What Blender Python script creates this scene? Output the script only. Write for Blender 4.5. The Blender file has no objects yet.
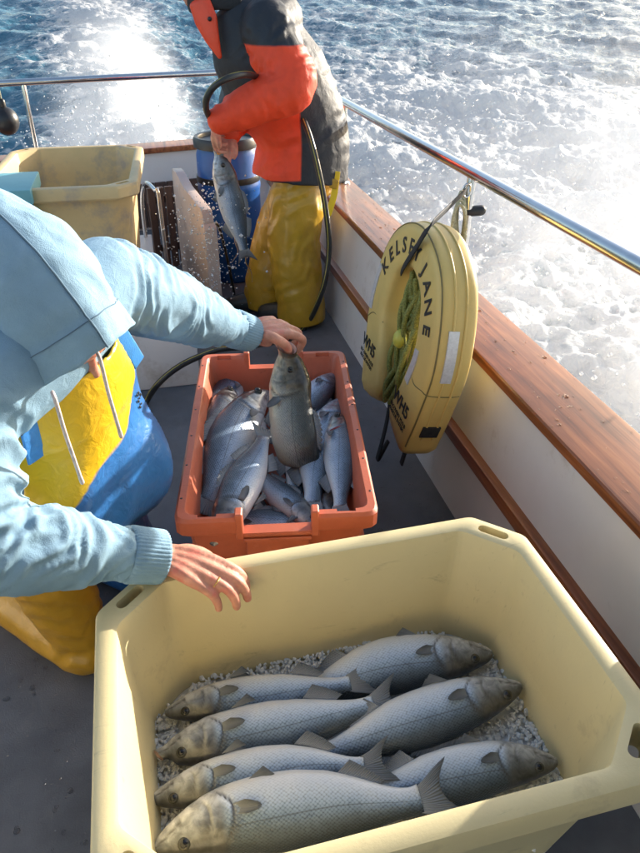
import bpy, bmesh, math, random
import numpy as np
from mathutils import Vector, Matrix
random.seed(7); rng = np.random.default_rng(7)
S = bpy.context.scene
R_ = math.radians

# ------------------------------------------------------------------ camera
H = 1.55                                  # eye height above the deck
PITCH = math.atan2(446, 700); YAW = R_(13.3); FPX = 700.0
FWD = np.array([math.sin(YAW)*math.cos(PITCH), math.cos(YAW)*math.cos(PITCH), -math.sin(PITCH)])
RGT = np.array([math.cos(YAW), -math.sin(YAW), 0.0]); UPV = np.cross(RGT, FWD)
EYE = np.array([0.0, 0.0, H])
cam = bpy.data.cameras.new('camera'); camo = bpy.data.objects.new('camera', cam)
S.collection.objects.link(camo)
camo.location = EYE
camo.rotation_euler = Matrix((RGT, UPV, -FWD)).transposed().to_euler()
cam.sensor_fit = 'VERTICAL'; cam.sensor_height = 24.0; cam.lens = 24.0*FPX/853.0
cam.clip_start = 0.05; cam.clip_end = 2000
S.camera = camo

# ------------------------------------------------------------------ light
SUN_AZ, SUN_EL = R_(62), R_(14)
sd = Vector((math.sin(SUN_AZ)*math.cos(SUN_EL), math.cos(SUN_AZ)*math.cos(SUN_EL), math.sin(SUN_EL)))
w = bpy.data.worlds.new('World'); S.world = w; w.use_nodes = True
wn = w.node_tree.nodes; wl = w.node_tree.links
sky = wn.new('ShaderNodeTexSky'); sky.sky_type = 'NISHITA'; sky.sun_disc = False
sky.sun_elevation = SUN_EL; sky.sun_rotation = SUN_AZ; sky.air_density = 1.0; sky.dust_density = 2.0
bg = wn['Background']; bg.inputs['Strength'].default_value = 0.14
wl.new(sky.outputs[0], bg.inputs[0])
sl = bpy.data.lights.new('sun', 'SUN'); sl.energy = 4.2; sl.angle = R_(0.55); sl.color = (1.0, 0.93, 0.82)
so = bpy.data.objects.new('sun', sl); S.collection.objects.link(so); so.location = (3, 12, 8)
so.rotation_euler = sd.to_track_quat('Z', 'Y').to_euler()
vs = S.view_settings; vs.view_transform = 'Standard'; vs.look = 'None'; vs.gamma = 1.0; vs.exposure = 1.3
vs.use_curve_mapping = False
S.cycles.use_denoising = True
S.cycles.max_bounces = 8; S.cycles.diffuse_bounces = 3; S.cycles.glossy_bounces = 3
S.cycles.transmission_bounces = 4; S.cycles.volume_bounces = 3; S.cycles.transparent_max_bounces = 8
S.cycles.volume_step_rate = 2.0; S.cycles.volume_max_steps = 128

# ------------------------------------------------------------------ pixel helpers (photograph pixels, 640 x 853)
def ray(x, y):
    d = FWD*FPX + RGT*(x-320) - UPV*(y-426.5)
    return d/np.linalg.norm(d)
def atz(x, y, z): d = ray(x, y); return EYE + d*(z-H)/d[2]
def atx(x, y, X): d = ray(x, y); return EYE + d*X/d[0]
def aty(x, y, Y): d = ray(x, y); return EYE + d*Y/d[1]
def atd(x, y, D): return EYE + ray(x, y)*D
def nrm(v): v = np.asarray(v, float); return v/(np.linalg.norm(v)+1e-12)
A = np.array

# ------------------------------------------------------------------ noise
def _h(ix, iy, iz, s):
    n = (ix*374761393 + iy*668265263 + iz*2147483647*3 + s*974634777) & 0xFFFFFFFF
    n = ((n ^ (n >> 13))*1274126177) & 0xFFFFFFFF
    n = ((n ^ (n >> 16))*2246822519) & 0xFFFFFFFF
    return ((n ^ (n >> 15)) & 0xFFFFFF)/float(0xFFFFFF)
def vnoise(p, s=0):                        # value noise in [-1, 1]
    p = np.asarray(p, float)
    i = np.floor(p).astype(np.int64); f = p-i; f = f*f*f*(f*(f*6-15)+10)
    out = 0
    for dx in (0, 1):
        wx = f[:, 0] if dx else 1-f[:, 0]
        for dy in (0, 1):
            wy = f[:, 1] if dy else 1-f[:, 1]
            for dz in (0, 1):
                wz = f[:, 2] if dz else 1-f[:, 2]
                out = out + wx*wy*wz*_h(i[:, 0]+dx, i[:, 1]+dy, i[:, 2]+dz, s)
    return out*2-1
def fbm(p, octv=4, s=0, gain=0.5):
    a, t, o = 1.0, 0.0, 0.0
    p = np.asarray(p, float)
    for k in range(octv):
        o = o + a*vnoise(p*(2.03**k)+k*17.3, s+k); t += a; a *= gain
    return o/t
def sstep(a, b, x): t = np.clip((x-a)/(b-a), 0, 1); return t*t*(3-2*t)

# ------------------------------------------------------------------ mesh helpers
def spline(P, n):                          # Catmull-Rom through P, n samples, equal arc length
    P = [A(p, float) for p in P]
    if len(P) == 2: return A([P[0]+(P[1]-P[0])*t for t in np.linspace(0, 1, n)])
    Q = [2*P[0]-P[1]] + P + [2*P[-1]-P[-2]]
    pts = []
    for i in range(1, len(Q)-2):
        p0, p1, p2, p3 = Q[i-1:i+3]
        for t in np.linspace(0, 1, 24, endpoint=False):
            pts.append(.5*((2*p1)+(-p0+p2)*t+(2*p0-5*p1+4*p2-p3)*t*t+(-p0+3*p1-3*p2+p3)*t**3))
    pts.append(P[-1]); pts = A(pts)
    d = np.r_[0, np.cumsum(np.linalg.norm(np.diff(pts[:, :3], axis=0), axis=1))]
    q = np.linspace(0, d[-1], n)
    return np.stack([np.interp(q, d, pts[:, k]) for k in range(pts.shape[1])], 1)
def frames(P, ref=None):
    T = np.gradient(P, axis=0); T = T/(np.linalg.norm(T, axis=1)[:, None]+1e-12)
    n = len(P); N = np.zeros_like(P)
    r = nrm(ref) if ref is not None else (A([0, 0, 1.]) if abs(T[0][2]) < .9 else A([1., 0, 0]))
    for i in range(n):
        v = r - T[i]*np.dot(r, T[i])
        if np.linalg.norm(v) < .15 and i: v = N[i-1]-T[i]*np.dot(N[i-1], T[i])
        N[i] = nrm(v)
        if ref is None: r = N[i]
    return T, N, np.cross(T, N)
def tube(P, rad, ns=12, ref=None, n=None, caps=True, power=2.0):
    """swept tube; P control points, rad list of r or (r along N, r along B), rounded caps"""
    m = len(P); n = n or max(6, m*5)
    rr = A([(r, r) if np.isscalar(r) else r for r in rad], float)
    Q = spline(P, n) if m > 2 or n > 2 else A(P, float)
    d = np.r_[0, np.cumsum([np.linalg.norm(A(P[i+1])-A(P[i])) for i in range(m-1)])]; d /= d[-1]
    if len(rr) == 1: rr = np.repeat(rr, m, 0)
    q = np.linspace(0, 1, n)
    r0 = np.interp(q, d, rr[:, 0]); r1 = np.interp(q, d, rr[:, 1])
    T, N, B = frames(Q, ref)
    rings = []
    def ring(c, a, b, i):
        th = np.linspace(0, 2*math.pi, ns, endpoint=False)
        cx = np.sign(np.cos(th))*np.abs(np.cos(th))**(2/power); sy = np.sign(np.sin(th))*np.abs(np.sin(th))**(2/power)
        return c + np.outer(cx*a, N[i]) + np.outer(sy*b, B[i])
    if caps:
        for k in (85, 55, 28):
            e = min(r0[0], r1[0]); a = R_(k); rings.append(ring(Q[0]-T[0]*e*math.sin(a), r0[0]*math.cos(a), r1[0]*math.cos(a), 0))
    for i in range(n): rings.append(ring(Q[i], r0[i], r1[i], i))
    if caps:
        for k in (28, 55, 85):
            e = min(r0[-1], r1[-1]); a = R_(k); rings.append(ring(Q[-1]+T[-1]*e*math.sin(a), r0[-1]*math.cos(a), r1[-1]*math.cos(a), -1))
    V = np.concatenate(rings); F = []
    for i in range(len(rings)-1):
        for j in range(ns):
            k = (j+1) % ns
            F.append((i*ns+j, i*ns+k, (i+1)*ns+k, (i+1)*ns+j))
    F.append(tuple(range(ns))[::-1]); L = (len(rings)-1)*ns; F.append(tuple(range(L, L+ns)))
    return V, F
def ellipsoid(c, ax, nu=16, nv=10):
    c = A(c, float); ax = [A(a, float) for a in ax]
    V = [c+ax[2]]; F = []
    for i in range(1, nv):
        ph = math.pi*i/nv
        for j in range(nu):
            th = 2*math.pi*j/nu
            V.append(c+ax[0]*math.sin(ph)*math.cos(th)+ax[1]*math.sin(ph)*math.sin(th)+ax[2]*math.cos(ph))
    V.append(c-ax[2]); b = len(V)-1
    for j in range(nu):
        F.append((0, 1+j, 1+(j+1) % nu)); F.append((b, b-nu+(j+1) % nu, b-nu+j))
    for i in range(nv-2):
        for j in range(nu):
            a = 1+i*nu+j; c2 = 1+i*nu+(j+1) % nu
            F.append((a, a+nu, c2+nu, c2))
    return A(V), F
def merge(parts):
    V, F, o = [], [], 0
    for v, f in parts:
        V.append(np.asarray(v, float)); F += [tuple(i+o for i in t) for t in f]; o += len(v)
    return np.concatenate(V), F
def box(lo, hi, bev=0.0, seg=2):
    bm = bmesh.new(); bmesh.ops.create_cube(bm, size=1)
    lo = A(lo, float); hi = A(hi, float)
    for v in bm.verts: v.co = Vector(lo+(A(v.co)+.5)*(hi-lo))
    if bev: bmesh.ops.bevel(bm, geom=bm.edges[:], offset=bev, segments=seg, affect='EDGES', profile=.6)
    return bm_out(bm)
def bm_out(bm):
    bm.verts.ensure_lookup_table(); bm.verts.index_update()
    V = A([v.co[:] for v in bm.verts]); F = [tuple(v.index for v in f.verts) for f in bm.faces]; bm.free(); return V, F
def prism(poly, d0, d1, frame, bev=0.0, seg=2):
    """polygon (2-D) in frame (origin, a, b) extruded along n from d0 to d1"""
    o, a, b, n = [A(x, float) for x in frame]
    bm = bmesh.new(); k = len(poly)
    v0 = [bm.verts.new(o+a*p[0]+b*p[1]+n*d0) for p in poly]; v1 = [bm.verts.new(o+a*p[0]+b*p[1]+n*d1) for p in poly]
    bm.faces.new(v0[::-1]); bm.faces.new(v1)
    for i in range(k): bm.faces.new((v0[i], v0[(i+1) % k], v1[(i+1) % k], v1[i]))
    bmesh.ops.recalc_face_normals(bm, faces=bm.faces[:])
    if bev: bmesh.ops.bevel(bm, geom=bm.edges[:], offset=bev, segments=seg, affect='EDGES', profile=.6)
    return bm_out(bm)
def rawmesh(name, V, F, smooth=True):
    me = bpy.data.meshes.new(name); me.from_pydata([tuple(map(float, v)) for v in V], [], [tuple(map(int, f)) for f in F]); me.update()
    if smooth: me.polygons.foreach_set('use_smooth', [True]*len(me.polygons))
    return me
def obj(name, VF, mat, parent=None, smooth=True, attrs=None, auto=None):
    V, F = VF; V = np.asarray(V, float)
    loc = A(parent['_loc']) if parent is not None else V.mean(0)*A([1, 1, 0])+A([0, 0, V[:, 2].min()])
    me = rawmesh(name, V-loc, F, smooth)
    for k, a in (attrs or {}).items():
        a = np.asarray(a, float)
        if a.ndim == 1:
            at = me.attributes.new(k, 'FLOAT', 'POINT'); at.data.foreach_set('value', a)
        else:
            at = me.attributes.new(k, 'FLOAT_VECTOR', 'POINT'); at.data.foreach_set('vector', a.ravel())
    o = bpy.data.objects.new(name, me); S.collection.objects.link(o)
    if mat is not None:
        for m in (mat if isinstance(mat, (list, tuple)) else [mat]): me.materials.append(m)
    if auto is not None: me.set_sharp_from_angle(angle=R_(auto))
    if parent is not None: o.parent = parent
    else: o.location = loc
    o['_loc'] = loc.tolist()
    return o
def thing(name, loc, label, cat, group=None):
    o = bpy.data.objects.new(name, None); S.collection.objects.link(o); o.location = loc; o.empty_display_size = .05
    o['_loc'] = [float(x) for x in loc]; tag(o, label, cat, group); return o
def tag(o, label=None, cat=None, group=None, kind=None):
    if label: o['label'] = label
    if cat: o['category'] = cat
    if group: o['group'] = group
    if kind: o['kind'] = kind
    return o
def remesh(parts, vox, smooth=6, fac=.5):
    V, F = merge(parts); me = rawmesh('tmp', V, F); o = bpy.data.objects.new('tmp', me); S.collection.objects.link(o)
    m = o.modifiers.new('r', 'REMESH'); m.mode = 'VOXEL'; m.voxel_size = vox
    s = o.modifiers.new('s', 'SMOOTH'); s.iterations = smooth; s.factor = fac
    dg = bpy.context.evaluated_depsgraph_get(); e = o.evaluated_get(dg); me2 = bpy.data.meshes.new_from_object(e)
    n = len(me2.vertices); V = np.empty(n*3); me2.vertices.foreach_get('co', V)
    N = np.empty(n*3); me2.vertices.foreach_get('normal', N)
    F = [tuple(p.vertices) for p in me2.polygons]
    bpy.data.objects.remove(o); bpy.data.meshes.remove(me); bpy.data.meshes.remove(me2)
    return V.reshape(-1, 3), F, N.reshape(-1, 3)
def seg_folds(V, a, b, r, freq=38, amp=.007, seed=0, spiral=.35):
    """ring folds round a limb a-b: displacement for vertices near it"""
    a = A(a, float); b = A(b, float); ax = b-a; L = np.linalg.norm(ax); ax /= L
    t = (V-a)@ax; c = np.clip(t, 0, L); rel = V-(a+c[:, None]*ax); d = np.linalg.norm(rel, axis=1)
    u = np.cross(ax, [0.3, .5, .81]); u = nrm(u); v = np.cross(ax, u)
    ph = np.arctan2(rel@v, rel@u)
    cs = np.stack([np.cos(ph), np.sin(ph)], 1)
    q = np.concatenate([(t*freq*.16)[:, None], cs*.9], 1)
    wob = vnoise(q+seed*3.7, seed)*3.4+vnoise(q*2.3+seed, seed+2)*1.2
    f = np.sin(t*freq*(1+.15*vnoise(np.concatenate([(t*4)[:, None], cs*.6], 1), seed+8))+wob+np.sin(ph+seed)*spiral*7)
    f = (1-np.abs(f))*1.6-.58                       # narrow crests, wide troughs
    env = np.clip(.55+.9*vnoise(np.concatenate([(t*9)[:, None], cs*1.4], 1)+seed, seed+5), .05, 1.4)
    wgt = sstep(r*1.6, r*1.05, d)*sstep(-.04, .03, t)*sstep(L+.03, L-.02, t)
    return amp*f*env*wgt*1.5

# ------------------------------------------------------------------ materials
def newmat(name):
    m = bpy.data.materials.new(name); m.use_nodes = True
    return m, m.node_tree.nodes, m.node_tree.links, m.node_tree.nodes['Principled BSDF']
def nd(nt, typ, **kw):
    n = nt.new(typ)
    for k, v in kw.items():
        if k.startswith('in_'):
            key = k[3:]; key = int(key) if key.isdigit() else key.replace('_', ' ')
            n.inputs[key].default_value = v
        else: setattr(n, k, v)
    return n
def rampn(nt, stops):
    r = nt.new('ShaderNodeValToRGB'); e = r.color_ramp.elements
    while len(e) < len(stops): e.new(.5)
    for el, (p, c) in zip(e, stops): el.position = p; el.color = (*c, 1) if len(c) == 3 else c
    return r
def pmat(name, base, rough=.5, metal=0.0, var=.12, vscale=6.0, bump=0.0, bscale=60.0, spec=.5, coat=0.0, dirt=None, dscale=9.0, dth=.55, stretch=(1, 1, 1), rvar=.0, scratch=0.0):
    m, n, l, b = newmat(name)
    tc = n.new('ShaderNodeTexCoord'); mp = n.new('ShaderNodeMapping'); mp.inputs['Scale'].default_value = stretch
    l.new(tc.outputs['Object'], mp.inputs[0])
    nz = nd(n, 'ShaderNodeTexNoise', in_Scale=vscale, in_Detail=6.0, in_Roughness=.6); l.new(mp.outputs[0], nz.inputs['Vector'])
    lo = tuple(max(0, c*(1-var)) for c in base); hi = tuple(min(1, c*(1+var)) for c in base)
    rp = rampn(n, [(.3, lo), (.7, hi)]); l.new(nz.outputs['Fac'], rp.inputs[0]); col = rp.outputs[0]
    if dirt is not None:
        n2 = nd(n, 'ShaderNodeTexNoise', in_Scale=dscale, in_Detail=8.0, in_Roughness=.68); l.new(tc.outputs['Object'], n2.inputs['Vector'])
        r2 = rampn(n, [(dth, (0, 0, 0)), (dth+.16, (1, 1, 1))]); l.new(n2.outputs['Fac'], r2.inputs[0])
        mx = nd(n, 'ShaderNodeMix', data_type='RGBA'); l.new(r2.outputs[0], mx.inputs[0]); l.new(col, mx.inputs[6]); mx.inputs[7].default_value = (*dirt, 1)
        col = mx.outputs[2]
    l.new(col, b.inputs['Base Color'])
    b.inputs['Roughness'].default_value = rough; b.inputs['Metallic'].default_value = metal
    b.inputs['Specular IOR Level'].default_value = spec; b.inputs['Coat Weight'].default_value = coat; b.inputs['Coat Roughness'].default_value = .08
    if scratch:
        mps = n.new('ShaderNodeMapping'); mps.inputs['Scale'].default_value = (7, 70, 20); mps.inputs['Rotation'].default_value = (.3, .2, .5); l.new(tc.outputs['Object'], mps.inputs[0])
        ns_ = nd(n, 'ShaderNodeTexNoise', in_Scale=1.3, in_Detail=7.0, in_Roughness=.7, in_Distortion=.5); l.new(mps.outputs[0], ns_.inputs['Vector'])
        rs_ = rampn(n, [(.60, (0, 0, 0)), (.70, (scratch, scratch, scratch))]); l.new(ns_.outputs['Fac'], rs_.inputs[0])
        mxs = nd(n, 'ShaderNodeMix', data_type='RGBA'); l.new(rs_.outputs[0], mxs.inputs[0]); l.new(col, mxs.inputs[6]); mxs.inputs[7].default_value = (*(c*.55 for c in base), 1); l.new(mxs.outputs[2], b.inputs['Base Color'])
    if rvar:
        mr = nd(n, 'ShaderNodeMapRange'); mr.inputs['To Min'].default_value = max(.02, rough-rvar); mr.inputs['To Max'].default_value = rough+rvar
        l.new(nz.outputs['Fac'], mr.inputs[0]); l.new(mr.outputs[0], b.inputs['Roughness'])
    if bump:
        nb = nd(n, 'ShaderNodeTexNoise', in_Scale=bscale, in_Detail=5.0, in_Roughness=.6); l.new(mp.outputs[0], nb.inputs['Vector'])
        bp = nd(n, 'ShaderNodeBump', in_Strength=bump, in_Distance=.004); l.new(nb.outputs['Fac'], bp.inputs['Height']); l.new(bp.outputs[0], b.inputs['Normal'])
    return m
M = {}
M['gelcoat'] = pmat('gelcoat', (.74, .71, .68), .32, var=.05, vscale=3, bump=.06, bscale=90, dirt=(.50, .44, .37), dscale=4, dth=.58)
M['seam'] = pmat('buoy_seam', (.20, .15, .05), .6)
M['orangecloth'] = pmat('orange_oilskin', (.85, .065, .015), .36, var=.1, vscale=12, bump=.3, bscale=30)
M['steel'] = pmat('stainless_steel', (.62, .62, .62), .16, 1.0, var=.08, vscale=20, bump=.03, bscale=200, rvar=.08)
M['deck'] = pmat('deck_paint', (.125, .130, .142), .6, var=.35, vscale=4, bump=.35, bscale=260, dirt=(.165, .168, .175), dscale=3.5, dth=.55, rvar=.32)
M['tubplastic'] = pmat('cream_plastic', (.72, .61, .345), .42, var=.05, vscale=4, bump=.10, bscale=180, dirt=(.56, .46, .26), dscale=8, dth=.60, spec=.4, scratch=.45)
M['binplastic'] = pmat('old_cream_plastic', (.64, .47, .23), .5, var=.1, vscale=5, bump=.12, bscale=120, dirt=(.40, .32, .235), dscale=6, dth=.50)
M['orangeplastic'] = pmat('orange_plastic', (.60, .15, .075), .42, var=.12, vscale=8, bump=.12, bscale=150, dirt=(.66, .20, .12), dscale=10, dth=.55, scratch=.5)
M['blueplastic'] = pmat('blue_plastic', (.012, .09, .33), .35, var=.15, vscale=5, bump=.08, bscale=60)
M['blackplastic'] = pmat('black_plastic', (.018, .018, .02), .38, var=.3, vscale=12, bump=.1, bscale=90)
M['tealplastic'] = pmat('teal_plastic', (.16, .40, .45), .5, var=.1, vscale=8, bump=.1, bscale=80)
M['buoy'] = pmat('buoy_vinyl', (.68, .48, .15), .45, var=.06, vscale=6, bump=.12, bscale=50, dirt=(.56, .40, .14), dscale=8, dth=.58)
M['print'] = pmat('black_print', (.02, .02, .022), .5, var=.4, vscale=60)
M['reflect'] = pmat('reflective_tape', (.62, .62, .64), .35, .3, var=.12, vscale=120)
M['rope'] = pmat('green_rope', (.24, .25, .06), .7, var=.6, vscale=220, bump=.8, bscale=300)
M['ropepale'] = pmat('pale_rope', (.42, .40, .27), .8, var=.4, vscale=160, bump=.8, bscale=260)
M['webbing'] = pmat('black_webbing', (.02, .02, .022), .7, var=.3, vscale=80, bump=.4, bscale=400)
M['skin'] = pmat('skin', (.60, .27, .185), .5, var=.22, vscale=38, bump=.25, bscale=160, dirt=(.62, .17, .12), dscale=24, dth=.52)
M['skin'].node_tree.nodes['Principled BSDF'].inputs['Subsurface Weight'].default_value = .15
M['skin'].node_tree.nodes['Principled BSDF'].inputs['Subsurface Radius'].default_value = (.01, .004, .002)
M['gold'] = pmat('gold', (.72, .5, .18), .22, 1.0, var=.2, vscale=200, bump=.6, bscale=500)
M['hair'] = pmat('hair', (.06, .04, .025), .6, var=.5, vscale=90, bump=.8, bscale=160)
M['white'] = pmat('eye_white', (.75, .73, .70), .2)
M['iris'] = pmat('iris', (.08, .06, .04), .15)
M['cord'] = pmat('drawstring', (.66, .56, .53), .8, var=.2, vscale=120, bump=.7, bscale=400)
M['bluecloth'] = pmat('blue_strap', (.045, .24, .62), .5, var=.18, vscale=30, bump=.3, bscale=260, dirt=(.35, .30, .26), dscale=60, dth=.66)
M['boot'] = pmat('rubber_boot', (.025, .03, .03), .4, var=.3)
M['glossyboot'] = pmat('white_boot', (.5, .48, .42), .4, var=.2)
M['hose'] = pmat('black_hose', (.028, .028, .026), .38, var=.3, vscale=30, bump=.15, bscale=140)
M['hosestripe'] = pmat('yellow_stripe', (.42, .34, .06), .45, var=.2)
M['nozzle'] = pmat('orange_nozzle', (.75, .28, .02), .35)
M['brownboard'] = pmat('brown_board', (.10, .055, .04), .5, var=.4, vscale=9, stretch=(1, 1, .15), bump=.3)
M['pinkgrp'] = pmat('pale_pink_grp', (.60, .47, .40), .36, var=.08, vscale=6, dirt=(.42, .30, .22), dscale=9, dth=.58, bump=.1)
M['pill'] = pmat('yellow_green_plastic', (.55, .52, .08), .3)

def wood():
    m, n, l, b = newmat('varnished_mahogany')
    tc = n.new('ShaderNodeTexCoord'); mp = n.new('ShaderNodeMapping'); mp.inputs['Scale'].default_value = (26, 1.3, 26)
    l.new(tc.outputs['Object'], mp.inputs[0])
    nz = nd(n, 'ShaderNodeTexNoise', in_Scale=1.6, in_Detail=9.0, in_Roughness=.62, in_Distortion=.6); l.new(mp.outputs[0], nz.inputs['Vector'])
    rp = rampn(n, [(.28, (.11, .034, .013)), (.5, (.29, .10, .036)), (.72, (.45, .185, .068))]); l.new(nz.outputs['Fac'], rp.inputs[0])
    n3 = nd(n, 'ShaderNodeTexNoise', in_Scale=3.0, in_Detail=3.0); l.new(tc.outputs['Object'], n3.inputs['Vector'])
    mx = nd(n, 'ShaderNodeMix', data_type='RGBA', blend_type='MULTIPLY'); mx.inputs[0].default_value = .7
    r3 = rampn(n, [(.35, (.55, .5, .5)), (.65, (1.15, 1.05, 1.0))]); l.new(n3.outputs['Fac'], r3.inputs[0])
    l.new(rp.outputs[0], mx.inputs[6]); l.new(r3.outputs[0], mx.inputs[7]); l.new(mx.outputs[2], b.inputs['Base Color'])
    b.inputs['Roughness'].default_value = .33; b.inputs['Coat Weight'].default_value = .22; b.inputs['Coat Roughness'].default_value = .2; b.inputs['Specular IOR Level'].default_value = .35
    bp = nd(n, 'ShaderNodeBump', in_Strength=.25, in_Distance=.002); l.new(nz.outputs['Fac'], bp.inputs['Height']); l.new(bp.outputs[0], b.inputs['Normal'])
    return m
M['wood'] = wood()

def twotone(name, ca, cb, attr='mask', rough=.4, soft=.004, bump=.35, bscale=26, var=.12, vscale=9, fine=0.0, coat=.0, wear=None):
    """colour cb where attr > 0, ca elsewhere (an oilskin panel seam)"""
    m, n, l, b = newmat(name)
    at = nd(n, 'ShaderNodeAttribute', attribute_name=attr); mr = nd(n, 'ShaderNodeMapRange'); mr.inputs['From Min'].default_value = -soft; mr.inputs['From Max'].default_value = soft
    l.new(at.outputs['Fac'], mr.inputs[0])
    mx = nd(n, 'ShaderNodeMix', data_type='RGBA'); l.new(mr.outputs[0], mx.inputs[0]); mx.inputs[6].default_value = (*ca, 1); mx.inputs[7].default_value = (*cb, 1)
    tc = n.new('ShaderNodeTexCoord'); nz = nd(n, 'ShaderNodeTexNoise', in_Scale=vscale, in_Detail=6.0, in_Roughness=.62); l.new(tc.outputs['Object'], nz.inputs['Vector'])
    rp = rampn(n, [(.3, (1-var,)*3), (.7, (1+var,)*3)]); l.new(nz.outputs['Fac'], rp.inputs[0])
    m2 = nd(n, 'ShaderNodeMix', data_type='RGBA', blend_type='MULTIPLY'); m2.inputs[0].default_value = 1; l.new(mx.outputs[2], m2.inputs[6]); l.new(rp.outputs[0], m2.inputs[7])
    col = m2.outputs[2]
    if wear is not None:
        n2 = nd(n, 'ShaderNodeTexNoise', in_Scale=17.0, in_Detail=9.0, in_Roughness=.72); l.new(tc.outputs['Object'], n2.inputs['Vector'])
        r2 = rampn(n, [(.58, (0, 0, 0)), (.74, (.7, .7, .7))]); l.new(n2.outputs['Fac'], r2.inputs[0])
        m3 = nd(n, 'ShaderNodeMix', data_type='RGBA'); l.new(r2.outputs[0], m3.inputs[0]); l.new(col, m3.inputs[6]); m3.inputs[7].default_value = (*wear, 1); col = m3.outputs[2]
    l.new(col, b.inputs['Base Color']); b.inputs['Roughness'].default_value = rough; b.inputs['Coat Weight'].default_value = coat; b.inputs['Coat Roughness'].default_value = .15
    nb = nd(n, 'ShaderNodeTexNoise', in_Scale=bscale, in_Detail=4.0, in_Roughness=.55, in_Distortion=.8); l.new(tc.outputs['Object'], nb.inputs['Vector'])
    bp = nd(n, 'ShaderNodeBump', in_Strength=bump, in_Distance=.01); l.new(nb.outputs['Fac'], bp.inputs['Height'])
    if fine:
        nf = nd(n, 'ShaderNodeTexNoise', in_Scale=700.0, in_Detail=2.0); l.new(tc.outputs['Object'], nf.inputs['Vector'])
        b2 = nd(n, 'ShaderNodeBump', in_Strength=fine, in_Distance=.002); l.new(nf.outputs['Fac'], b2.inputs['Height']); l.new(bp.outputs[0], b2.inputs['Normal']); l.new(b2.outputs[0], b.inputs['Normal'])
    else: l.new(bp.outputs[0], b.inputs['Normal'])
    return m
M['jacket'] = twotone('oilskin_jacket', (.018, .02, .026), (.85, .065, .015), rough=.62, bump=.5, bscale=18, coat=.0)
M['bib'] = twotone('bib_oilskin', (.035, .17, .46), (.86, .52, .02), rough=.36, bump=.35, bscale=30, coat=.15, wear=(.16, .30, .50))
M['trousers'] = twotone('yellow_oilskin', (.46, .265, .018), (.46, .265, .018), rough=.36, bump=.5, bscale=16, coat=.1, var=.16, wear=(.36, .22, .03))
M['yellowstrap'] = pmat('yellow_webbing', (.80, .55, .02), .5, var=.15)
M['trousers2'] = twotone('bib_oilskin_trousers', (.55, .29, .02), (.03, .15, .42), rough=.36, bump=.4, bscale=20, coat=.12, soft=.012)
M['hoodie'] = twotone('blue_fleece', (.23, .375, .50), (.23, .375, .50), rough=.9, bump=.3, bscale=30, fine=.5, var=.10, vscale=14)
M['bib'] = twotone('bib_oilskin', (.035, .17, .46), (.86, .52, .02), rough=.34, bump=.35, bscale=30, coat=.2)

# ================================================================== SEA
SEA0, TILT = -0.50, math.tan(R_(4.0))
def sea_base(X, Y): return SEA0 + TILT*np.maximum(0, Y-2.0)
def sea_fields(X, Y):
    wob = vnoise(np.stack([Y*.25, Y*0, Y*0], 1), 40)*.6
    xc = -.12 - .035*(Y-5.5) + wob*.35                                   # axis of the propeller wash
    wwid = .55 + .045*np.maximum(0, Y-5.5)
    core = np.exp(-((X-xc)/wwid)**2)*sstep(4.6, 5.6, Y)*(1-.5*sstep(14, 45, Y))
    edge = 1.25 + .42*np.maximum(0, 3.0-Y)*0 + .10*np.maximum(0, Y-2)
    side = sstep(edge-.3, edge+.3, X)*sstep(4.6+.14*np.maximum(0, Y), 2.2+.10*np.maximum(0, Y), X-edge)*sstep(17, 5.0, Y)*sstep(-14, -3, Y)
    turb = sstep(-3.4, -.8, X)*sstep(10.0, 4.0, X)*sstep(3.5, 6.0, Y)*(1-.6*sstep(10, 40, Y))
    return core, side, turb
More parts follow.
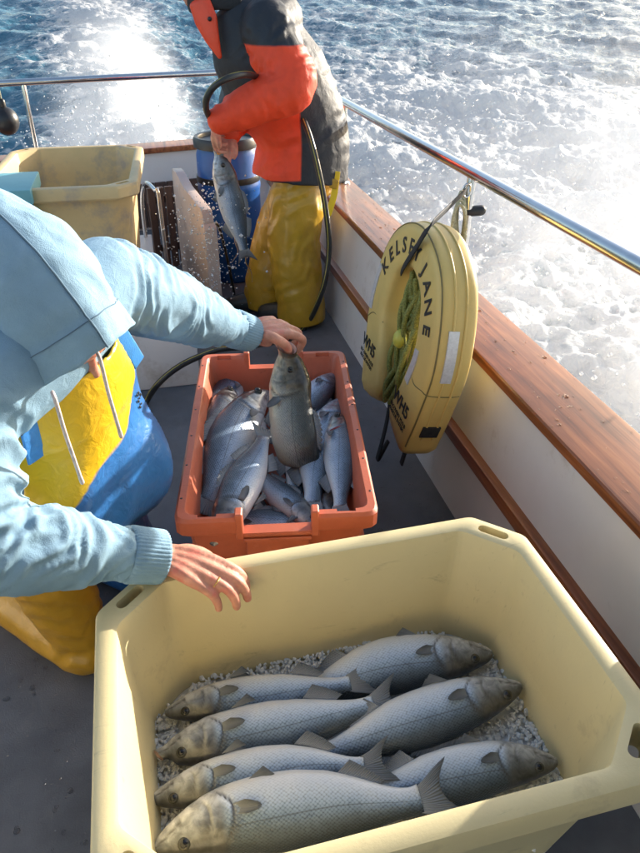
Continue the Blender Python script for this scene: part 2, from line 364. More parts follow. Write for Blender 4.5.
def build_sea():
    az = np.r_[np.linspace(R_(-42), R_(62), 780), np.linspace(R_(62), R_(318), 92)[1:-1]]
    rad = np.r_[np.geomspace(.9, 3, 40)[:-1], np.geomspace(3, 32, 400)[:-1], np.geomspace(32, 900, 60)]
    a, r = np.meshgrid(az, rad); X = (r*np.sin(a)).ravel(); Y = (r*np.cos(a)).ravel()
    core, side, turb = sea_fields(X, Y)
    p2 = lambda s, z=0: np.stack([X*s, Y*s, np.full_like(X, z)], 1)
    fade = 1-.85*sstep(20, 60, np.hypot(X, Y))
    z = sea_base(X, Y)
    wx, wy = X+.5*vnoise(p2(.5), 60), Y+.5*vnoise(p2(.5, 9), 61)
    for amp, wl, ang in ((.055, 3.6, .4), (.045, 2.3, 1.3), (.030, 1.35, -.5), (.022, .85, .9), (.012, .5, 2.0), (.010, .37, .1)):
        ph = 2*math.pi*(wx*math.sin(ang)+wy*math.cos(ang))/wl
        z = z + amp*fade*(1-np.abs(np.sin(ph*.5))*2+.36)
    rough = np.clip(.30*turb+.45*core+.65*side, 0, 1.0)
    rid = 1-np.abs(fbm(p2(1.6, 3), 5, 11, .6))*2.2
    rid2 = 1-np.abs(fbm(p2(5.0, 5), 4, 21, .62))*2.2
    rid3 = 1-np.abs(fbm(p2(14.0, 8), 3, 25, .65))*2.2
    z = z + fade*(rough*(.075*rid+.03*rid2+.008*rid3)+.03*fbm(p2(2.2), 4, 31)+.012*rid2)
    z = z + .12*core + side*(.20+.22*fbm(p2(.9, 7), 4, 71, .6))
    inside = sstep(1.35, 1.15, X)*sstep(-1.75, -1.5, X)*sstep(5.75, 5.5, Y-.2*X)*sstep(-4.5, -4, Y)
    z = np.where(inside > .01, np.minimum(z, -.35)*(1-inside)+(-.6)*inside, z)
    far_r = sstep(.5, 4, X)*sstep(5, 9, Y)*sstep(40, 14, Y)
    foam = np.clip(1.25*core+.95*side+.18*turb+.36*far_r-.12+.30*fbm(p2(.45, 2), 4, 81)+.20*(rid-.55)+.22*(rid2-.55), -.6, 1.5)
    nr, na = len(rad), len(az)
    i, j = np.meshgrid(np.arange(nr-1), np.arange(na), indexing='ij'); i = i.ravel(); j = j.ravel(); k = (j+1) % na
    Fq = np.stack([i*na+j, (i+1)*na+j, (i+1)*na+k, i*na+k], 1)[:, ::-1]
    V = np.stack([X, Y, z], 1)
    me = bpy.data.meshes.new('sea'); me.vertices.add(len(V)); me.vertices.foreach_set('co', V.ravel())
    me.loops.add(Fq.size); me.loops.foreach_set('vertex_index', Fq.ravel().astype(np.int32))
    me.polygons.add(len(Fq)); me.polygons.foreach_set('loop_start', np.arange(0, Fq.size, 4, dtype=np.int32)); me.polygons.foreach_set('loop_total', np.full(len(Fq), 4, np.int32))
    me.update(calc_edges=True); me.validate(); me.polygons.foreach_set('use_smooth', [True]*len(me.polygons))
    at = me.attributes.new('foam', 'FLOAT', 'POINT'); at.data.foreach_set('value', foam)
    m, n, l, b = newmat('sea_water')
    tc = n.new('ShaderNodeTexCoord'); fa = nd(n, 'ShaderNodeAttribute', attribute_name='foam')
    n1 = nd(n, 'ShaderNodeTexNoise', in_Scale=1.9, in_Detail=8.0, in_Roughness=.62, in_Distortion=1.0); l.new(tc.outputs['Object'], n1.inputs['Vector'])
    # lacy foam: distorted voronoi edges
    nw = nd(n, 'ShaderNodeTexNoise', in_Scale=1.7, in_Detail=5.0); l.new(tc.outputs['Object'], nw.inputs['Vector'])
    mv = nd(n, 'ShaderNodeMix', data_type='RGBA', blend_type='ADD'); mv.inputs[0].default_value = 1.1; l.new(tc.outputs['Object'], mv.inputs[6]); l.new(nw.outputs['Color'], mv.inputs[7])
    vo = nd(n, 'ShaderNodeTexVoronoi', feature='DISTANCE_TO_EDGE', in_Scale=3.4); l.new(mv.outputs[2], vo.inputs['Vector'])
    lr = nd(n, 'ShaderNodeMapRange'); lr.inputs['From Min'].default_value = 0.0; lr.inputs['From Max'].default_value = .16; lr.inputs['To Min'].default_value = .30; lr.inputs['To Max'].default_value = -.06
    l.new(vo.outputs['Distance'], lr.inputs[0])
    a1 = nd(n, 'ShaderNodeMath', operation='MULTIPLY_ADD'); l.new(n1.outputs['Fac'], a1.inputs[0]); a1.inputs[1].default_value = 1.9; a1.inputs[2].default_value = -1.02
    a2 = nd(n, 'ShaderNodeMath', operation='ADD'); l.new(a1.outputs[0], a2.inputs[0]); l.new(fa.outputs['Fac'], a2.inputs[1])
    a3 = nd(n, 'ShaderNodeMath', operation='ADD'); l.new(a2.outputs[0], a3.inputs[0]); l.new(lr.outputs[0], a3.inputs[1])
    fr = nd(n, 'ShaderNodeMapRange', interpolation_type='SMOOTHSTEP'); fr.inputs['From Min'].default_value = .26; fr.inputs['From Max'].default_value = .86
    l.new(a3.outputs[0], fr.inputs[0])
    wc = rampn(n, [(.3, (.016, .075, .125)), (.62, (.045, .165, .23)), (.8, (.12, .32, .38))]); l.new(n1.outputs['Fac'], wc.inputs[0])
    mx = nd(n, 'ShaderNodeMix', data_type='RGBA'); l.new(fr.outputs[0], mx.inputs[0]); l.new(wc.outputs[0], mx.inputs[6]); mx.inputs[7].default_value = (.92, .93, .94, 1)
    l.new(mx.outputs[2], b.inputs['Base Color'])
    rr = nd(n, 'ShaderNodeMapRange'); rr.inputs['To Min'].default_value = .10; rr.inputs['To Max'].default_value = .75; l.new(fr.outputs[0], rr.inputs[0]); l.new(rr.outputs[0], b.inputs['Roughness'])
    b.inputs['IOR'].default_value = 1.33
    n2 = nd(n, 'ShaderNodeTexNoise', in_Scale=6.0, in_Detail=6.0, in_Roughness=.6, in_Distortion=.8); l.new(tc.outputs['Object'], n2.inputs['Vector'])
    bp = nd(n, 'ShaderNodeBump', in_Strength=.9, in_Distance=.05); l.new(n2.outputs['Fac'], bp.inputs['Height'])
    b3 = nd(n, 'ShaderNodeBump', in_Strength=.35, in_Distance=.03); l.new(a3.outputs[0], b3.inputs['Height']); l.new(bp.outputs[0], b3.inputs['Normal']); l.new(b3.outputs[0], b.inputs['Normal'])
    # back-lit white water lets light through
    tr = nd(n, 'ShaderNodeBsdfTranslucent'); tr.inputs[0].default_value = (.85, .9, .92, 1); l.new(b3.outputs[0], tr.inputs['Normal'])
    ms = n.new('ShaderNodeMixShader'); mf = nd(n, 'ShaderNodeMath', operation='MULTIPLY'); l.new(fr.outputs[0], mf.inputs[0]); mf.inputs[1].default_value = .45
    l.new(mf.outputs[0], ms.inputs[0]); l.new(b.outputs[0], ms.inputs[1]); l.new(tr.outputs[0], ms.inputs[2]); l.new(ms.outputs[0], n['Material Output'].inputs['Surface'])
    me.materials.append(m)
    o = bpy.data.objects.new('sea', me); S.collection.objects.link(o)
    tag(o, 'churned blue green sea with white wake behind the boat', 'sea', kind='structure')
build_sea()

# ---- spray: mist thrown up beside the hull and droplets
def mist(lo, hi, gx, gy, gz, dens, label, nscale=1.5, shear=0.0):
    V, F = box(lo, hi)
    V[:, 2] += shear*(V[:, 1]-lo[1])
    m, n, l, b = newmat('spray_mist'); n.remove(b)
    pv = n.new('ShaderNodeVolumePrincipled'); pv.inputs['Color'].default_value = (.985, .99, 1, 1); pv.inputs['Anisotropy'].default_value = .2
    tc = n.new('ShaderNodeTexCoord'); sp = n.new('ShaderNodeSeparateXYZ'); l.new(tc.outputs['Generated'], sp.inputs[0])
    nz = nd(n, 'ShaderNodeTexNoise', in_Scale=nscale, in_Detail=6.0, in_Roughness=.66, in_Distortion=.6); l.new(tc.outputs['Object'], nz.inputs['Vector'])
    def rng_(src, stops):
        r = rampn(n, [(p, (v, v, v)) for p, v in stops]); l.new(src, r.inputs[0]); return r.outputs[0]
    zs = sp.outputs[2]
    if shear:                                           # height above the sloping base, 0-1
        h = hi[2]-lo[2]; tot = h+shear*(hi[1]-lo[1])
        ma = nd(n, 'ShaderNodeMath', operation='MULTIPLY_ADD'); l.new(sp.outputs[1], ma.inputs[0]); ma.inputs[1].default_value = -shear*(hi[1]-lo[1])/h
        mb = nd(n, 'ShaderNodeMath', operation='MULTIPLY'); l.new(sp.outputs[2], mb.inputs[0]); mb.inputs[1].default_value = tot/h; l.new(mb.outputs[0], ma.inputs[2]); zs = ma.outputs[0]
    prev = None
    for s_ in (rng_(sp.outputs[0], gx), rng_(sp.outputs[1], gy), rng_(zs, gz), rng_(nz.outputs['Fac'], [(.42, .0), (.54, .40), (.66, 1)])):
        if prev is None: prev = s_; continue
        mm = nd(n, 'ShaderNodeMath', operation='MULTIPLY'); l.new(prev, mm.inputs[0]); l.new(s_, mm.inputs[1]); prev = mm.outputs[0]
    mm = nd(n, 'ShaderNodeMath', operation='MULTIPLY'); l.new(prev, mm.inputs[0]); mm.inputs[1].default_value = dens
    l.new(mm.outputs[0], pv.inputs['Density']); l.new(pv.outputs[0], n['Material Output'].inputs['Volume'])
    o = obj('spray_mist', (V, F), m, smooth=False); tag(o, label, 'spray', kind='stuff')
mist((1.35, -1.2, -.45), (5.6, 8.0, 1.6), [(0, 0), (.08, .5), (.22, 1), (.5, .7), (1, 0)], [(0, .6), (.2, 1), (.36, 1), (.5, .50), (.68, .15), (1, 0)], [(0, 1), (.35, .7), (.7, .25), (1, 0)], 2.0, 'white mist of spray hanging over the wash beside the hull')
mist((-1.05, 5.75, -.35), (.75, 17.0, .75), [(0, 0), (.3, .6), (.5, 1), (.7, .6), (1, 0)], [(0, .35), (.12, 1), (.5, .9), (1, 0)], [(0, 1), (.4, .6), (.75, .18), (1, 0)], 1.7, 'white plume of spray over the propeller wash', 1.3, TILT)
def octas(P, rad):
    base = A([(1, 0, 0), (-1, 0, 0), (0, 1, 0), (0, -1, 0), (0, 0, 1), (0, 0, -1)], float)
    f = A([(0, 2, 4), (2, 1, 4), (1, 3, 4), (3, 0, 4), (2, 0, 5), (1, 2, 5), (3, 1, 5), (0, 3, 5)])
    P = A(P); rad = A(rad)
    V = (P[:, None, :]+base[None]*rad[:, None, None]).reshape(-1, 3)
    F = (f[None]+(np.arange(len(P))*6)[:, None, None]).reshape(-1, 3)
    return V, F.tolist()
M['drop'] = pmat('water_drop', (.86, .88, .9), .08, var=.02); M['drop'].node_tree.nodes['Principled BSDF'].inputs['Transmission Weight'].default_value = .35
def build_drops():
    n = 5200
    X = 1.3+rng.gamma(2.0, .75, n); Y = rng.uniform(-.5, 7.5, n)
    core, side, turb = sea_fields(X, Y); z = sea_base(X, Y)+.05+rng.gamma(1.3, .22, n)*(.4+side)
    keep = rng.random(n) < .25+.75*side
    o = obj('wash_droplets', octas(np.stack([X, Y, z], 1)[keep], rng.gamma(2.2, .0021, n)[keep]+.0015), M['drop']); tag(o, 'white droplets flung up from the wash beside the hull', 'spray', kind='stuff')
    n = 1900
    X = -.25+rng.normal(0, .55, n); Y = 5.7+rng.gamma(1.6, 1.5, n); z = sea_base(X, Y)+.1+rng.gamma(1.4, .12, n)
    o = obj('wake_droplets', octas(np.stack([X, Y, z], 1), rng.gamma(2.2, .0025, n)+.002), M['drop']); tag(o, 'white droplets leaping over the propeller wash', 'spray', kind='stuff')
build_drops()

# ================================================================== BOAT
XG = .93                                   # inner edge of the capping rail
def yt(X): return 5.30+.22*X               # the transom runs a little askew
boat = thing('fishing_boat', (0, 2, 0), 'small white fishing boat with grey deck, varnished wooden capping rail and steel guard rail', 'boat')
obj('deck', merge([box((-1.48, -2.6, -.09), (.89, 5.35, 0))]), M['deck'], boat, smooth=False)
hp = prism([(-.66, 0), (.66, 0), (.66, .5), (-.66, .5)], 0, .006, ((-.62, 1.05, 0), (0, 1, 0), (-1, 0, 0), (0, 0, 1)), .004, 1)
hat = obj('deck_hatch', hp, M['deck'], boat, auto=30)
obj('hatch_seam', tube([(-.6, 1.718, .001), (-1.13, 1.718, .001)], [.006], 8, n=4), M['blackplastic'], hat)
obj('hatch_ring', tube([A((-.66+.05*math.cos(t), .62+.028*math.sin(t), .012)) for t in np.linspace(0, 6.28, 17)], [.006], 8, n=40, caps=False), M['blackplastic'], hat)
fr = ((0, 0, 0), (1, 0, 0), (0, 0, 1), (0, 1, 0))
bul = obj('bulwark', prism([(.872, -.02), (.905, .30), (XG+.004, .542), (1.13, .542), (1.19, .25), (1.12, -.4), (.95, -1.1), (.86, -1.1)], -2.6, 5.5, fr), M['gelcoat'], boat, smooth=False)
obj('rubbing_strake', prism([(.876, .246), (.876, .292), (.92, .296), (.92, .242)], -2.6, 5.48, fr, .006, 2), M['wood'], bul, auto=35)
obj('capping_rail', prism([(XG-.012, .5445), (XG-.012, .582), (1.135, .582), (1.135, .5445)], -2.6, 5.56, fr, .012, 3), M['wood'], boat, auto=35)
bul2 = obj('bulwark', prism([(-1.47, -.02), (-1.5, .542), (-1.68, .542), (-1.7, .25), (-1.6, -1.1), (-1.45, -1.1)], -2.6, 5.05, fr), M['gelcoat'], boat, smooth=False)
obj('capping_rail', prism([(-1.49, .5445), (-1.49, .582), (-1.69, .582), (-1.69, .5445)], -2.6, 5.1, fr, .012, 3), M['wood'], boat, auto=35)
td = nrm((1, .22, 0)); tn = nrm((-.22, 1, 0))
frt = (A((0, yt(0), 0)), td, A((0, 0, 1)), tn)
tr = obj('transom', prism([(-1.52, -.02), (1.0, -.02), (1.0, .525), (-1.52, .525)], 0, .1, frt), M['gelcoat'], boat, smooth=False)
obj('transom_skin', prism([(-1.52, -1.1), (1.12, -1.1), (1.12, .53), (-1.52, .53)], .1, .16, frt), M['gelcoat'], tr, smooth=False)
obj('capping_rail', prism([(-1.52, .528), (1.03, .528), (1.03, .566), (-1.52, .566)], -.03, .19, frt, .012, 3), M['wood'], boat, auto=35)
for k in range(7):
    a = -.22+k*.085
    obj('lining_board', prism([(a, .02), (a+.078, .02), (a+.078, .33), (a, .33)], -.022-.003*(k % 2), -.002, frt, .003, 1), M['brownboard'], tr, auto=30)
# guard rail
RX, RZ = 1.07, 1.0
rp = [(RX, -2.6, RZ), (RX, 0, RZ), (RX, 2.5, RZ), (RX, 4.9, RZ), (RX-.03, 5.3, RZ+.005), (RX-.22, yt(.85)+.02, RZ+.01)] + [(x, yt(x)+.05, RZ+.008) for x in (.5, 0, -.5, -1.0, -1.3)] + [(-1.52, 4.95, RZ), (-1.58, 4.6, RZ), (-1.6, 3, RZ), (-1.6, -2.6, RZ)]
grail = obj('guard_rail', tube(rp, [.0205], 14, n=160), M['steel'], boat)
def stanch(x, y, z0, r=.0155):
    s = obj('stanchion', tube([(x, y, z0), (x, y, RZ)], [r], 12, n=4), M['steel'], boat)
    th = [tube([(x, y, z0-.001), (x, y, z0+.005)], [.038], 20, n=3, caps=False)]
    obj('base_flange', merge(th), M['steel'], s, auto=30)
for y in (3.95, 2.28, .85): stanch(RX, y, .582)
for x in (-.70,): stanch(x, yt(x)+.05, .566)
stanch(-1.6, 3.4, .582); stanch(-1.6, 1.2, .582)
# cleat on the capping rail
cp = A(atz(640, 560, .585)); cp[0] = max(cp[0], 1.02)
cl = obj('cleat', merge([tube([cp+(0, -.09, .035), cp+(0, -.04, .045), cp+(0, .04, .045), cp+(0, .09, .035)], [.010, .013, .013, .010], 12), tube([cp+(0, -.03, 0), cp+(0, -.03, .04)], [.012], 10, n=3), tube([cp+(0, .03, 0), cp+(0, .03, .04)], [.012], 10, n=3)]), M['steel'], boat)
# wet beads on the capping rail
nb_ = 330; X = rng.uniform(XG, 1.12, nb_); Y = rng.uniform(.6, 4.8, nb_); rb = rng.gamma(2.0, .0008, nb_)+.0009
base = [ellipsoid((x, y, .5825), ((r*1.3, 0, 0), (0, r*(1+rng.random()), 0), (0, 0, r*.55)), 8, 4) for x, y, r in zip(X, Y, rb)]
md = pmat('rain_bead', (.9, .9, .9), .03, var=.01); bb = md.node_tree.nodes['Principled BSDF']; bb.inputs['Transmission Weight'].default_value = 1; bb.inputs['IOR'].default_value = 1.33
tag(obj('water_beads', merge(base), md), 'beads of water on the varnished capping rail', 'water', kind='stuff')
wh = obj('added_wheelhouse_side', box((.97, -2.6, .583), (1.03, .80, 2.12), .01, 1), M['gelcoat'], boat, auto=30)  # out-of-view wheelhouse wall, added so the near tub falls partly in shade
obj('added_wheelhouse_roof', box((-1.6, -2.6, 2.122), (1.10, .35, 2.18), .015, 2), M['gelcoat'], boat, auto=30)  # unseen roof over the camera, added to dim the near tub
obj('added_wheelhouse_side', box((-1.60, -2.6, .583), (-1.54, .30, 2.12), .01, 1), M['gelcoat'], boat, auto=30)  # opposite wall of the same added, unseen wheelhouse
nw_ = 520; q_ = rng.random(nw_) < .55; X = np.where(q_, rng.uniform(-1.0, -.22, nw_), rng.uniform(.45, .86, nw_)); Y = np.where(q_, rng.uniform(.75, 1.6, nw_), rng.uniform(1.2, 3.2, nw_)); rb = rng.gamma(1.5, .0011, nw_)+.0009
tag(obj('deck_drips', merge([ellipsoid((x, y, .0008), ((r*(1+rng.random()), 0, 0), (0, r*(1+rng.random()), 0), (0, 0, r*.22+.0006)), 8, 4) for x, y, r in zip(X, Y, rb)]), md), 'scattered drips of water on the grey deck', 'water', kind='stuff')
# black fender ball hung outside the stern rail
fc = A(aty(6, 121, 5.24))
fb = thing('fender', fc-(0, 0, .09), 'small black round fender hanging on a cord from the stern rail', 'fender')
obj('ball', ellipsoid(fc, ((.082, 0, 0), (0, .082, 0), (0, 0, .088)), 20, 14), M['blackplastic'], fb)
obj('collar', tube([fc+(0, 0, .075), fc+(0, 0, .115)], [.022], 10, n=3), M['blackplastic'], fb)
obj('cord', tube([fc+(0, 0, .11), fc+(.004, -.02, .18), (fc[0], yt(fc[0])+.05, RZ-.01)], [.005], 6), M['ropepale'], fb)

# ================================================================== TUBS
def booled(VF, cutters, mname='b'):
    me = rawmesh('tmp', *VF); o = bpy.data.objects.new('tmp', me); S.collection.objects.link(o); cs = []
    for c in cutters:
        cm = rawmesh('cut', *c); co = bpy.data.objects.new('cut', cm); S.collection.objects.link(co); cs.append(co)
        m = o.modifiers.new('b', 'BOOLEAN'); m.operation = 'DIFFERENCE'; m.object = co; m.solver = 'EXACT'
    dg = bpy.context.evaluated_depsgraph_get(); me2 = bpy.data.meshes.new_from_object(o.evaluated_get(dg))
    V = A([v.co[:] for v in me2.vertices]); F = [tuple(p.vertices) for p in me2.polygons]
    for c in cs: bpy.data.objects.remove(c)
    bpy.data.objects.remove(o)
    return V, F
def octloop(hx, hy, c, z, rnd=.012, k=4):
    P = [(hx, -hy+c), (hx, hy-c), (hx-c, hy), (-hx+c, hy), (-hx, hy-c), (-hx, -hy+c), (-hx+c, -hy), (hx-c, -hy)]
    if c < 1e-4: P = [(hx, -hy), (hx, hy), (-hx, hy), (-hx, -hy)]
    out = []; n = len(P)
    for i in range(n):
        p0, p1, p2 = A(P[i-1]), A(P[i]), A(P[(i+1) % n])
        r = min(rnd, .4*np.linalg.norm(p1-p0), .4*np.linalg.norm(p2-p1))
        a = p1+nrm(p0-p1)*r; b = p1+nrm(p2-p1)*r
        for t in np.linspace(0, 1, k): out.append((*((1-t)**2*a+2*t*(1-t)*p1+t*t*b), z))
    return A(out)
def loopsurf(loops):
    n = len(loops[0]); V = np.concatenate(loops); F = []
    for i in range(len(loops)-1):
        for j in range(n):
            k = (j+1) % n; F.append((i*n+j, i*n+k, (i+1)*n+k, (i+1)*n+j))
    F.append(tuple(range(n))[::-1]); L = (len(loops)-1)*n; F.append(tuple(range(L, L+n)))
    return V, F
def capsule(c, d, half, r, z0, z1, n=10):
    d = nrm(A(d)); s = A((-d[1], d[0])); P = []
    for t in np.linspace(-90, 90, n): P.append(A(c)+d*(half+r*math.cos(R_(t)))+s*r*math.sin(R_(t)))
    for t in np.linspace(90, 270, n): P.append(A(c)+d*(-half+r*math.cos(R_(t)))+s*r*math.sin(R_(t)))
    return prism([tuple(p) for p in P], z0, z1, ((0, 0, 0), (1, 0, 0), (0, 1, 0), (0, 0, 1)))
def place(VF, loc, rz):
    V, F = VF; c, s = math.cos(rz), math.sin(rz); V = np.asarray(V, float)
    return np.stack([V[:, 0]*c-V[:, 1]*s, V[:, 0]*s+V[:, 1]*c, V[:, 2]], 1)+A(loc), F
def cream_tub(hx, hy, top, floor, cut=.085, rim=.042, cin=.09, lip=.06):
    L = [octloop(hx-.13, hy-.12, .06, 0), octloop(hx-.125, hy-.115, .065, .012), octloop(hx-.036, hy-.036, cut-.01, top-lip),
         octloop(hx-.006, hy-.006, cut, top-lip+.004), octloop(hx, hy, cut, top-lip+.012), octloop(hx, hy, cut, top-.012), octloop(hx-.004, hy-.004, cut, top-.003), octloop(hx-.012, hy-.012, cut, top),
         octloop(hx-rim+.010, hy-rim+.010, cin, top), octloop(hx-rim+.003, hy-rim+.003, cin, top-.004), octloop(hx-rim, hy-rim, cin, top-.014),
         octloop(hx-rim-.030, hy-rim-.030, cin-.012, floor+.02, .03), octloop(hx-rim-.05, hy-rim-.05, cin-.02, floor, .03)]
    cut_ = []
    for sx in (1, -1):
        for sy in (1, -1):
            m = A((sx*(hx-cut*.5-.023), sy*(hy-cut*.5-.023)))
            cut_.append(capsule(m, (sx, -sy), .022, .011, top-.09, top+.05))
    return booled(loopsurf(L), cut_)
tub_o = A((.2475, .765, 0)); tub_rz = R_(.9)
TUBTOP = .56
tb = thing('fish_tub', tub_o, 'big cream plastic tub with cut corners and slot handles, bass on ice inside', 'tub')
obj('tub_shell', place(cream_tub(.442, .315, TUBTOP, .235), tub_o, tub_rz), M['tubplastic'], tb, auto=28)
# the older tub at the stern on a white locker
lock = thing('deck_locker', (-.33, 3.5, 0), 'low white fibreglass locker carrying the old cream tub near the stern', 'locker')
lp = [(-.80, 2.84), (.115, 2.84), (.115, 3.0), (-.03, 3.0), (-.03, 4.15), (-.80, 4.15)]
obj('locker_body', prism(lp, 0, .285, ((0, 0, 0), (1, 0, 0), (0, 1, 0), (0, 0, 1)), .012, 2), M['gelcoat'], lock, auto=30)
obj('locker_lid', prism([(x+(.006 if x > -.5 else -.006), y+(.006 if y > 2.9 else -.006)) for x, y in lp], .287, .305, ((0, 0, 0), (1, 0, 0), (0, 1, 0), (0, 0, 1)), .006, 2), M['gelcoat'], lock, auto=30)
bo = A((-.345, 3.46, .306)); 
old = thing('fish_tub', bo, 'weathered empty cream tub with grubby outside standing on the white locker', 'tub')
obj('tub_shell', place(cream_tub(.318, .44, .545, .06, cut=.075), bo, R_(-3)), M['binplastic'], old, auto=28)
pn = place(prism([(-.19, .20), (.02, .20), (.045, .23), (.045, .40), (.02, .43), (-.19, .43)], 0, .004, ((0, -.3165, -.0), (1, 0, 0), (0, -.166, .986), (0, -.986, -.166)), .0015, 1), bo, R_(-3))
obj('embossed_panel', pn, M['binplastic'], old, auto=30)
for k in range(3):
    a = .085+k*.022
    obj('rib', place(prism([(a, .33), (a+.008, .33), (a+.008, .42), (a, .42)], 0, .006, ((0, -.3165, -.0), (1, 0, 0), (0, -.166, .986), (0, -.986, -.166)), .002, 1), bo, R_(-3)), M['binplastic'], old, auto=30)
# teal box beside it
tl = thing('storage_box', (-.62, 2.62, 0), 'teal plastic box with a flat lid beside the old tub', 'box')
p = A(atz(38, 171, .86)); q = A(atz(29, 190, .86))
tx1 = .5*(p[0]+q[0])
obj('box_body', box((tx1-.42, q[1]+.012, .0), (tx1-.006, p[1]-.012, .80), .015, 2), M['tealplastic'], tl, auto=30)
obj('lid', box((tx1-.43, q[1], .802), (tx1+.004, p[1], .86), .006, 2), M['tealplastic'], tl, auto=30)
# orange fish boxes
def orange_box(hx, hy, top, floor):
    L = [octloop(hx-.055, hy-.055, 0, 0, .04), octloop(hx-.05, hy-.05, 0, .008, .04), octloop(hx-.022, hy-.022, 0, top-.05, .03), octloop(hx-.003, hy-.003, 0, top-.048, .03), octloop(hx, hy, 0, top-.042, .03), octloop(hx, hy, 0, top-.008, .03), octloop(hx-.006, hy-.006, 0, top, .03),
         octloop(hx-.022, hy-.022, 0, top, .026), octloop(hx-.027, hy-.027, 0, top-.008, .026), octloop(hx-.034, hy-.034, 0, top-.06, .03), octloop(hx-.060, hy-.060, 0, floor+.015, .035), octloop(hx-.075, hy-.075, 0, floor, .035)]
    V, F = loopsurf(L); cut_ = []
    for sy in (1, -1):
        cut_.append(box((-.085, sy*hy-.06, top-.045), (.085, sy*hy+.06, top+.05)))
        for sx in (1, -1):
            cut_.append(box((sx*(hx-.075)-.022, sy*(hy-.03)-.018, top-.012), (sx*(hx-.075)+.022, sy*(hy-.03)+.012, top+.03)))
    V, F = booled((V, F), cut_)
    ex = []
    for sy in (1, -1):
        for sx in (1, -1):
            ex.append(box((sx*.088-.009, sy*hy-.03*(sy > 0)-.001*(sy < 0), top-.062), (sx*.088+.009, sy*hy+.03*(sy < 0)+.001*(sy > 0), top+.012), .003, 1))
    return (V, F), ex
ob_c = .25*sum(A(atz(x, y, .515)) for x, y in ((205, 352), (350, 347), (375, 517), (163, 527))); ob_rz = R_(-9.5)
def make_orange(z0, label):
    t = thing('fish_box', (ob_c[0], ob_c[1], z0), label, 'crate')
    (VF, ex) = orange_box(.236, .425, .265, .014); loc = A((ob_c[0], ob_c[1], z0))
    obj('box_shell', place(VF, loc, ob_rz), M['orangeplastic'], t, auto=30)
    for e in ex: obj('handle_post', place(e, loc, ob_rz), M['orangeplastic'], t, auto=30)
    for sy in (1, -1):
        for zz in (.212, .196):
            obj('handle_bar', place(box((-.08, sy*.418-.006, zz-.005), (.08, sy*.418+.006, zz+.005), .002, 1), loc, ob_rz), M['orangeplastic'], t, auto=30)
        obj('recessed_panel', place(box((-.075, sy*.4045-.004, .10), (.075, sy*.4045+.004, .185), .003, 1), loc, ob_rz), M['orangeplastic'], t, auto=30)
    for sx in (1, -1):
        for kk in range(6):
            y = -.34+kk*.136
            obj('rivet_hole', place(tube([(sx*.225, y, .2642), (sx*.225, y, .2655)], [.0032], 8, n=2, caps=False), loc, ob_rz), M['blackplastic'], t)
    return t
make_orange(.0, 'orange plastic fish box underneath the one heaped with bass')
make_orange(.25, 'orange plastic fish box heaped with sea bass beside the kneeling person')
OB = lambda x, y, z: A((ob_c[0]+x*math.cos(ob_rz)-y*math.sin(ob_rz), ob_c[1]+x*math.sin(ob_rz)+y*math.cos(ob_rz), z))

# ---- ice in the cream tub
def build_ice():
    ico = bmesh.new(); bmesh.ops.create_icosphere(ico, subdivisions=1, radius=1); bv, bf = bm_out(ico)
    Vs, Fs, o = [], [], 0
    for k in range(9500):
        x = rng.uniform(-.37, .37); y = rng.uniform(-.245, .245)
        if abs(x)/.37+abs(y)/.245 > 1.72: continue
        s = rng.gamma(5, .0006)+.0020
        Q = rng.normal(size=(3, 3)); Q, _ = np.linalg.qr(Q)
        v = (bv*(1+rng.normal(0, .22, (len(bv), 1)))*A([1, .8, .6])*s)@Q
        edge = max(abs(x)/.37, abs(y)/.245)
        z = .272+.016*edge**3+rng.uniform(-.001, .005)+.006*vnoise(A([[x*9, y*9, 0]]), 3)[0]
        Vs.append(v+A((x, y, z))); Fs += [tuple(i+o for i in f) for f in bf]; o += len(bv)
    m = pmat('ice', (.95, .945, .95), .45, var=.08, vscale=60, bump=.3, bscale=200)
    b = m.node_tree.nodes['Principled BSDF']; b.inputs['Transmission Weight'].default_value = .0; b.inputs['IOR'].default_value = 1.31; b.inputs['Subsurface Weight'].default_value = .5; b.inputs['Subsurface Radius'].default_value = (.012, .012, .013); b.inputs['Subsurface Scale'].default_value = 1.0
    o_ = obj('crushed_ice', place((np.concatenate(Vs), Fs), tub_o, tub_rz), m, smooth=False); tag(o_, 'crushed ice under the bass in the cream tub', 'ice', kind='stuff')
    slab = obj('ice_bed', place(loopsurf([octloop(.365, .24, .07, .245, .03), octloop(.367, .242, .07, .281, .03), octloop(.33, .21, .07, .277, .03)]), tub_o, tub_rz), m); tag(slab, 'bed of packed ice in the bottom of the cream tub', 'ice', kind='stuff')
build_ice()

